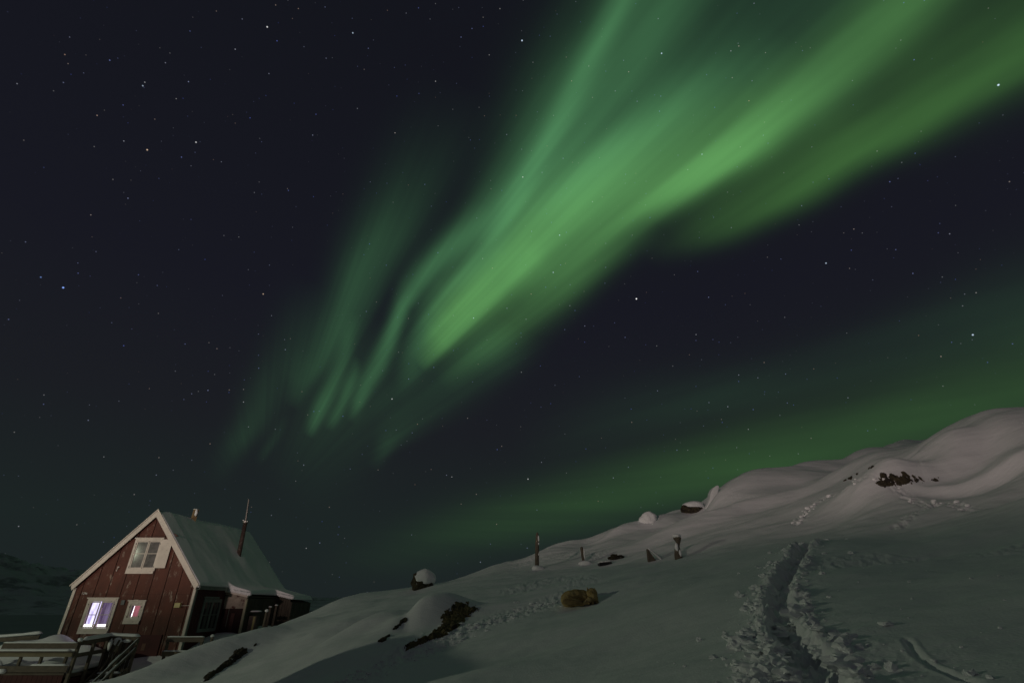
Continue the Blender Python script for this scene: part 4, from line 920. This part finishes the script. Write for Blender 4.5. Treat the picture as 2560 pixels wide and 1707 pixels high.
# ------------------------------------------------------------------ rock faces showing through the snow
from mathutils import geometry as mgeo
def outcrop(name, polys, label, height=.10, t0=6, t1=40, res=.022, rag=.10, m_=None, grow=0.):
    """polys: picture outlines; their footprint on the ground gets a solid ragged rock standing a little proud of it"""
    fps = [[hit(px, py, t0, t1) for px, py in P] for P in polys]
    allp = [q for P in fps for q in P]
    x0, x1 = min(q.x for q in allp) - .25, max(q.x for q in allp) + .25; y0, y1 = min(q.y for q in allp) - .4, max(q.y for q in allp) + .4
    nx, ny = int((x1 - x0) / res) + 2, int((y1 - y0) / res) + 2
    nx, ny = min(nx, 260), min(ny, 260)
    Xg, Yg = np.meshgrid(np.linspace(x0, x1, nx), np.linspace(y0, y1, ny)); ins = np.full(Xg.shape, -9.)
    for P in fps:
        q = np.array([[v.x, v.y] for v in P]); inside = np.zeros(Xg.shape, bool); dist = np.full(Xg.shape, 1e9)
        for i in range(len(q)):
            a, b = q[i], q[(i + 1) % len(q)]
            cond = ((a[1] > Yg) != (b[1] > Yg)); xi = (b[0] - a[0]) * (Yg - a[1]) / (b[1] - a[1] + 1e-12) + a[0]; inside ^= cond & (Xg < xi)
            d = b - a; u = np.clip(((Xg - a[0]) * d[0] + (Yg - a[1]) * d[1]) / (d @ d + 1e-9), 0, 1); dist = np.minimum(dist, np.hypot(Xg - a[0] - u * d[0], Yg - a[1] - u * d[1]))
        ins = np.maximum(ins, np.where(inside, dist, -dist))
    msk = ins + grow + rag * fbm(Xg * 5, Yg * 5, 4, .65)
    z = ground_h(Xg, Yg) + np.clip(msk * 1.4, -.25, 1) * height / .12 * .5 + np.where(msk > 0, .02 + height * .4 * np.abs(fbm(Xg * 6, Yg * 6, 4, .7)), -.06)
    z = np.minimum(z, ground_h(Xg, Yg) + height + .05 * fbm(Xg * 8, Yg * 8, 3))
    org = Vector((Xg.mean(), Yg.mean(), z.mean()))
    g = MB(); co = np.stack([Xg, Yg, z], -1).reshape(-1, 3); keep = (msk > -.12)
    g.v = [tuple(c) for c in co] + [(c[0], c[1], c[2] - .5) for c in co]; N = len(co)
    kc = keep[:-1, :-1] & keep[1:, :-1] & keep[:-1, 1:] & keep[1:, 1:]
    for j, i in zip(*np.nonzero(kc)):
        a = j * nx + i; g.f.append((a, a + 1, a + nx + 1, a + nx)); g.f.append((N + a, N + a + nx, N + a + nx + 1, N + a + 1))
        for (dj, di, e0, e1) in ((-1, 0, a, a + 1), (1, 0, a + nx + 1, a + nx), (0, -1, a + nx, a), (0, 1, a + 1, a + nx + 1)):
            jj, ii = j + dj, i + di
            if not (0 <= jj < kc.shape[0] and 0 <= ii < kc.shape[1]) or not kc[jj, ii]: g.f.append((e1, e0, N + e0, N + e1))
    o = make(name, g, m_ or ROCK, None, origin=org)
    bm = bmesh.new(); bm.from_mesh(o.data); bmesh.ops.delete(bm, geom=[v for v in bm.verts if not v.link_faces], context='VERTS'); bm.to_mesh(o.data); bm.free()
    tag(o, label, 'rock'); return o
def cz(ox, oy, k, lst): return [(ox + x * k, oy + y * k) for x, y in lst]
Q = lambda l: cz(800, 1307, .2551, l)
outcrop('rock', [Q([(1255,850),(1330,800),(1400,785),(1440,790),(1470,840),(1485,860),(1515,815),(1525,840),(1460,890),(1380,970),(1340,1010),(1240,1080),(1140,1140),(1060,1160),(930,1210),(830,1262),(870,1215),(980,1145),(1100,1095),(1200,1000),(1230,910)])],
        'big mossy brown rock face under a snow mound below the post row', .05, rag=.12, m_=MOSS, grow=.035)
outcrop('rock', [Q([(700,1050),(780,975),(820,935),(850,920),(845,960),(800,1000),(730,1045)]), Q([(550,1170),(610,1135),(690,1085),(640,1150),(600,1168)])],
        'thin dark rock streak under the smaller snow mound left of the big one', .06, rag=.05)
Q = lambda l: cz(380, 1560, 1 / 7.35, l)
outcrop('rock', [Q([(960,1050),(970,960),(1100,900),(1300,740),(1420,640),(1500,520),(1650,450),(1800,420),(1960,340),(1900,390),(1780,470),(1680,590),(1560,660),(1420,770),(1300,830),(1170,920),(1040,1030)])],
        'long dark rock ledge running down the bank beside the short fence', .10, t0=10, rag=.06)
Q = lambda l: cz(1700, 1000, .3656, l)
outcrop('rock', [Q([(1330,588),(1350,560),(1400,520),(1450,512),(1490,535),(1530,500),(1560,535),(1590,570),(1500,580),(1400,590)]), Q([(1600,525),(1640,540),(1690,560),(1620,560)]), Q([(1710,550),(1780,542),(1770,552)])],
        'spiky dark rocks peeping out at the foot of the big drift', .12, t0=9, t1=24, rag=.16)
outcrop('rock', [Q([(1120,555),(1135,540),(1140,550)]), Q([(1150,540),(1175,522),(1172,545)]), Q([(1190,500),(1215,500),(1210,518)]), Q([(1290,460),(1320,458),(1310,466)])],
        'scattered dark rock tips on the lit slope left of the big drift', .05, t0=14, t1=38, rag=.08)
# ------------------------------------------------------------------ clods of snow thrown out along the trench
def clods():
    r = random.Random(5); g = MB(); P = TRENCH; n = 0
    for k in range(420):
        u = r.random() ** .8 * (len(P) - 1.02); i = int(u); f = u - i; c = P[i] * (1 - f) + P[i + 1] * f; d = P[i + 1] - P[i]; d = d / np.hypot(*d); nrm = np.array([-d[1], d[0]])
        left = r.random() < .72; off = (.20 + abs(r.gauss(0, .14 if left else .11))) * (1 if left else -1)
        if r.random() < .09: off *= 2.4
        if r.random() < .10: off = r.uniform(-.15, .15)
        x, y = c + nrm * off; s = .010 + .042 * r.random() ** 2.6
        g.blob((x, y, gz(x, y) + s * .25), (s * r.uniform(.8, 1.5), s * r.uniform(.8, 1.4), s * r.uniform(.5, .85)), k, .62, 2.1, sub=2 if s > .02 else 1)
    for k in range(64):
        u = r.random() ** 1.6 * 3.4 + .55; i = int(u); f = u - i; c = P[i] * (1 - f) + P[i + 1] * f; dd = P[i + 1] - P[i]; dd = dd / np.hypot(*dd); nrm = np.array([-dd[1], dd[0]])
        off = r.choice((1, 1, 1, 1, -.8, .1)) * r.uniform(.17, .46); x, y = c + nrm * off; s = r.uniform(.035, .10)
        g.blob((x, y, gz(x, y) + s * .2), (s * r.uniform(.9, 1.6), s * r.uniform(.8, 1.2), s * r.uniform(.45, .8)), k + 50, .75, 1.7, sub=3)
    for k in range(70):
        px, py = r.uniform(1500, 2540), r.uniform(1380, 1700); p = hit(px, py, 2, 20); s = .006 + .012 * r.random() ** 2; g.blob((p.x, p.y, p.z + s * .3), (s * 1.3, s, s * .8), k, .3, sub=1)
    for k in range(170):
        P2 = CRUST[0][0]; u = r.random() * (len(P2) - 1.02); i = int(u); f = u - i; c = P2[i] * (1 - f) + P2[i + 1] * f; x, y = c + np.array([r.gauss(0, .35), r.gauss(0, .35)]); s = .02 + .05 * r.random() ** 2
        g.blob((x, y, gz(x, y) + s * .1), (s * 1.4, s, s * .5), k, .35, sub=1)
    for k in range(60):
        P2 = CRUST[2][0]; u = r.random() * (len(P2) - 1.02); i = int(u); f = u - i; c = P2[i] * (1 - f) + P2[i + 1] * f; x, y = c + np.array([r.gauss(0, .12), r.gauss(0, .12)]); s = .02 + .06 * r.random() ** 2
        g.blob((x, y, gz(x, y) + s * .3), (s * 1.2, s, s * .8), k, .35, sub=1)
    return g
tag(make('snow_clods', clods(), SNOWCAP, None, smooth=False), 'loose snow clods thrown up along the trodden trench', 'snow', kind='stuff')
# ------------------------------------------------------------------ the dog curled up asleep
def dog():
    p = hit(1449, 1511, 8, 18); k = p.y / 13.4; a0 = 0.0
    o = thing('dog', (p.x, p.y, p.z), 'yellow brown dog curled up asleep on the snow', 'dog')
    # body: rump left, back arched away from the camera, shoulders right, head tucked down in front at the right
    E = [((-.20,.10,.13),(.23,.22,.19)), ((-.05,.14,.15),(.23,.21,.20)), ((.10,.15,.15),(.19,.19,.185)), ((.22,.12,.15),(.13,.13,.13)), ((.31,.05,.235),(.135,.135,.135)),
         ((.33,-.07,.15),(.105,.10,.11)), ((.22,-.14,.10),(.085,.075,.08)), ((.15,-.17,.075),(.065,.055,.055)), ((.085,-.18,.06),(.05,.042,.042)),
         ((-.26,-.02,.10),(.16,.15,.13)), ((-.12,-.10,.07),(.16,.09,.075)), ((.02,-.12,.05),(.12,.07,.055)), ((.34,-.04,.04),(.09,.12,.05))]
    g = MB()
    for i, (c, r_) in enumerate(E): g.blob((c[0] * k + p.x, c[1] * k + p.y, c[2] * k * 1.05 + p.z - .02), tuple(v * k for v in r_), i, .05, 2, sub=3)
    b = make('body', g, FUR, o, smooth=True)
    rm = b.modifiers.new('r', 'REMESH'); rm.mode = 'VOXEL'; rm.voxel_size = .011; rm.use_smooth_shade = True
    sm = b.modifiers.new('s', 'SMOOTH'); sm.iterations = 5
    tx = bpy.data.textures.new('fur', 'CLOUDS'); tx.noise_scale = .022; dm = b.modifiers.new('d', 'DISPLACE'); dm.texture = tx; dm.strength = .022; dm.mid_level = .5
    T = lambda x, y, z: (p.x + x * k, p.y + y * k, p.z + z * k)
    for sx, c in ((0, (.22, -.01, .345)), (1, (.39, -.01, .335))):
        g = MB(); g.tube([T(c[0], c[1] + .02, c[2] - .09), T(c[0] - .012, c[1] + .01, c[2] - .02), T(c[0] - .022, c[1] - .005, c[2] + .035)], [.045 * k, .034 * k, .006], 8, squash=.5); make('ear', g, FUR, o, smooth=True)
    g = MB(); g.blob(T(.045, -.205, .062), (.018, .014, .014), 1, .1, sub=2); make('nose', g, NOSE, o, smooth=True)
    for q_ in (((.175, -.225, .115), 1), ((.26, -.20, .13), 2)): g = MB(); g.blob(T(*q_[0]), (.012, .006, .004), q_[1], .1, sub=2); make('closed_eye', g, NOSE, o, smooth=True)
    g = MB(); pathp = [T(-.36, .02, .07), T(-.37, -.12, .06), T(-.28, -.21, .055), T(-.14, -.24, .05), T(-.02, -.245, .05), T(.05, -.24, .045)]
    g.tube(pathp, [.05 * k, .06 * k, .065 * k, .06 * k, .045 * k, .015], 10, wob=.08); t_ = make('tail', g, FURD, o, smooth=True)
    s2 = t_.modifiers.new('sub', 'SUBSURF'); s2.levels = s2.render_levels = 2; dm = t_.modifiers.new('d', 'DISPLACE'); dm.texture = tx; dm.strength = .02
    for q in ((.24, -.25), (.33, -.23)):
        g = MB(); g.tube([T(q[0] + .08, q[1] + .09, .045), T(q[0] + .02, q[1] + .02, .035), T(q[0] - .05, q[1] - .015, .03), T(q[0] - .08, q[1] - .02, .025)], [.035 * k, .03 * k, .032 * k, .012], 8); make('paw', g, FURD, o, smooth=True)
dog()
# ------------------------------------------------------------------ out of view: assumed street lamps, unseen buildings added to shade snow and deck
def assumed_street_lamp(pos, label, wb):
    z0 = gz(pos.x, pos.y) - .3; o = thing('assumed_street_lamp', (pos.x, pos.y, z0), label, 'street lamp', 'assumed street lamps of the settlement')
    g = MB(); g.tube([(pos.x - .9, pos.y, z0), (pos.x - .9, pos.y, pos.z + .35)], [.10, .07], 12); g.tube([(pos.x - .9, pos.y, pos.z + .3), (pos.x - .1, pos.y, pos.z + .42)], [.035, .03], 10); make('pole', g, METAL, o, smooth=True)
    g = MB(); g.box((pos.x - .22, pos.y - .13, pos.z + .22), (pos.x + .22, pos.y + .13, pos.z + .33)); make('lamp_head', g, METAL, o, bevel=.03)
assumed_street_lamp(LAMP_POS, 'assumed street lamp on a bare pole at the edge of the settlement', 1)
assumed_street_lamp(LAMP2_POS, 'second assumed street lamp farther along the settlement road', 2)
def shade_building(cx, cy, rot, L_, Wd, eave, ridge, label):  # unseen light-blocking building, added for its shadow
    zb = gz(cx, cy) - 1.5; R = Matrix.Rotation(rot, 3, 'Z'); o = thing('shade_building', (cx, cy, zb), label, 'house')
    def tr(mb): mb.v = [tuple(R @ Vector((v[0], v[1], 0)) + Vector((cx, cy, v[2]))) for v in mb.v]; return mb
    g = MB(); g.prism([(-Wd / 2, zb), (Wd / 2, zb), (Wd / 2, eave), (0, ridge - .1), (-Wd / 2, eave)], -L_ / 2, L_ / 2); make('wall', tr(g), REDDARK, o)
    for s in (-1, 1):
        sl = (ridge - eave) / (Wd / 2); g = MB(); xe = s * (Wd / 2 + .25)
        g.prism([(0, ridge), (xe, ridge - sl * abs(xe)), (xe, ridge - sl * abs(xe) + .18), (0, ridge + .18)][::s], -L_ / 2 - .2, L_ / 2 + .2); make('roof', tr(g), SNOWCAP, o)
for c_ in SHADE_BUILDINGS: shade_building(*c_)
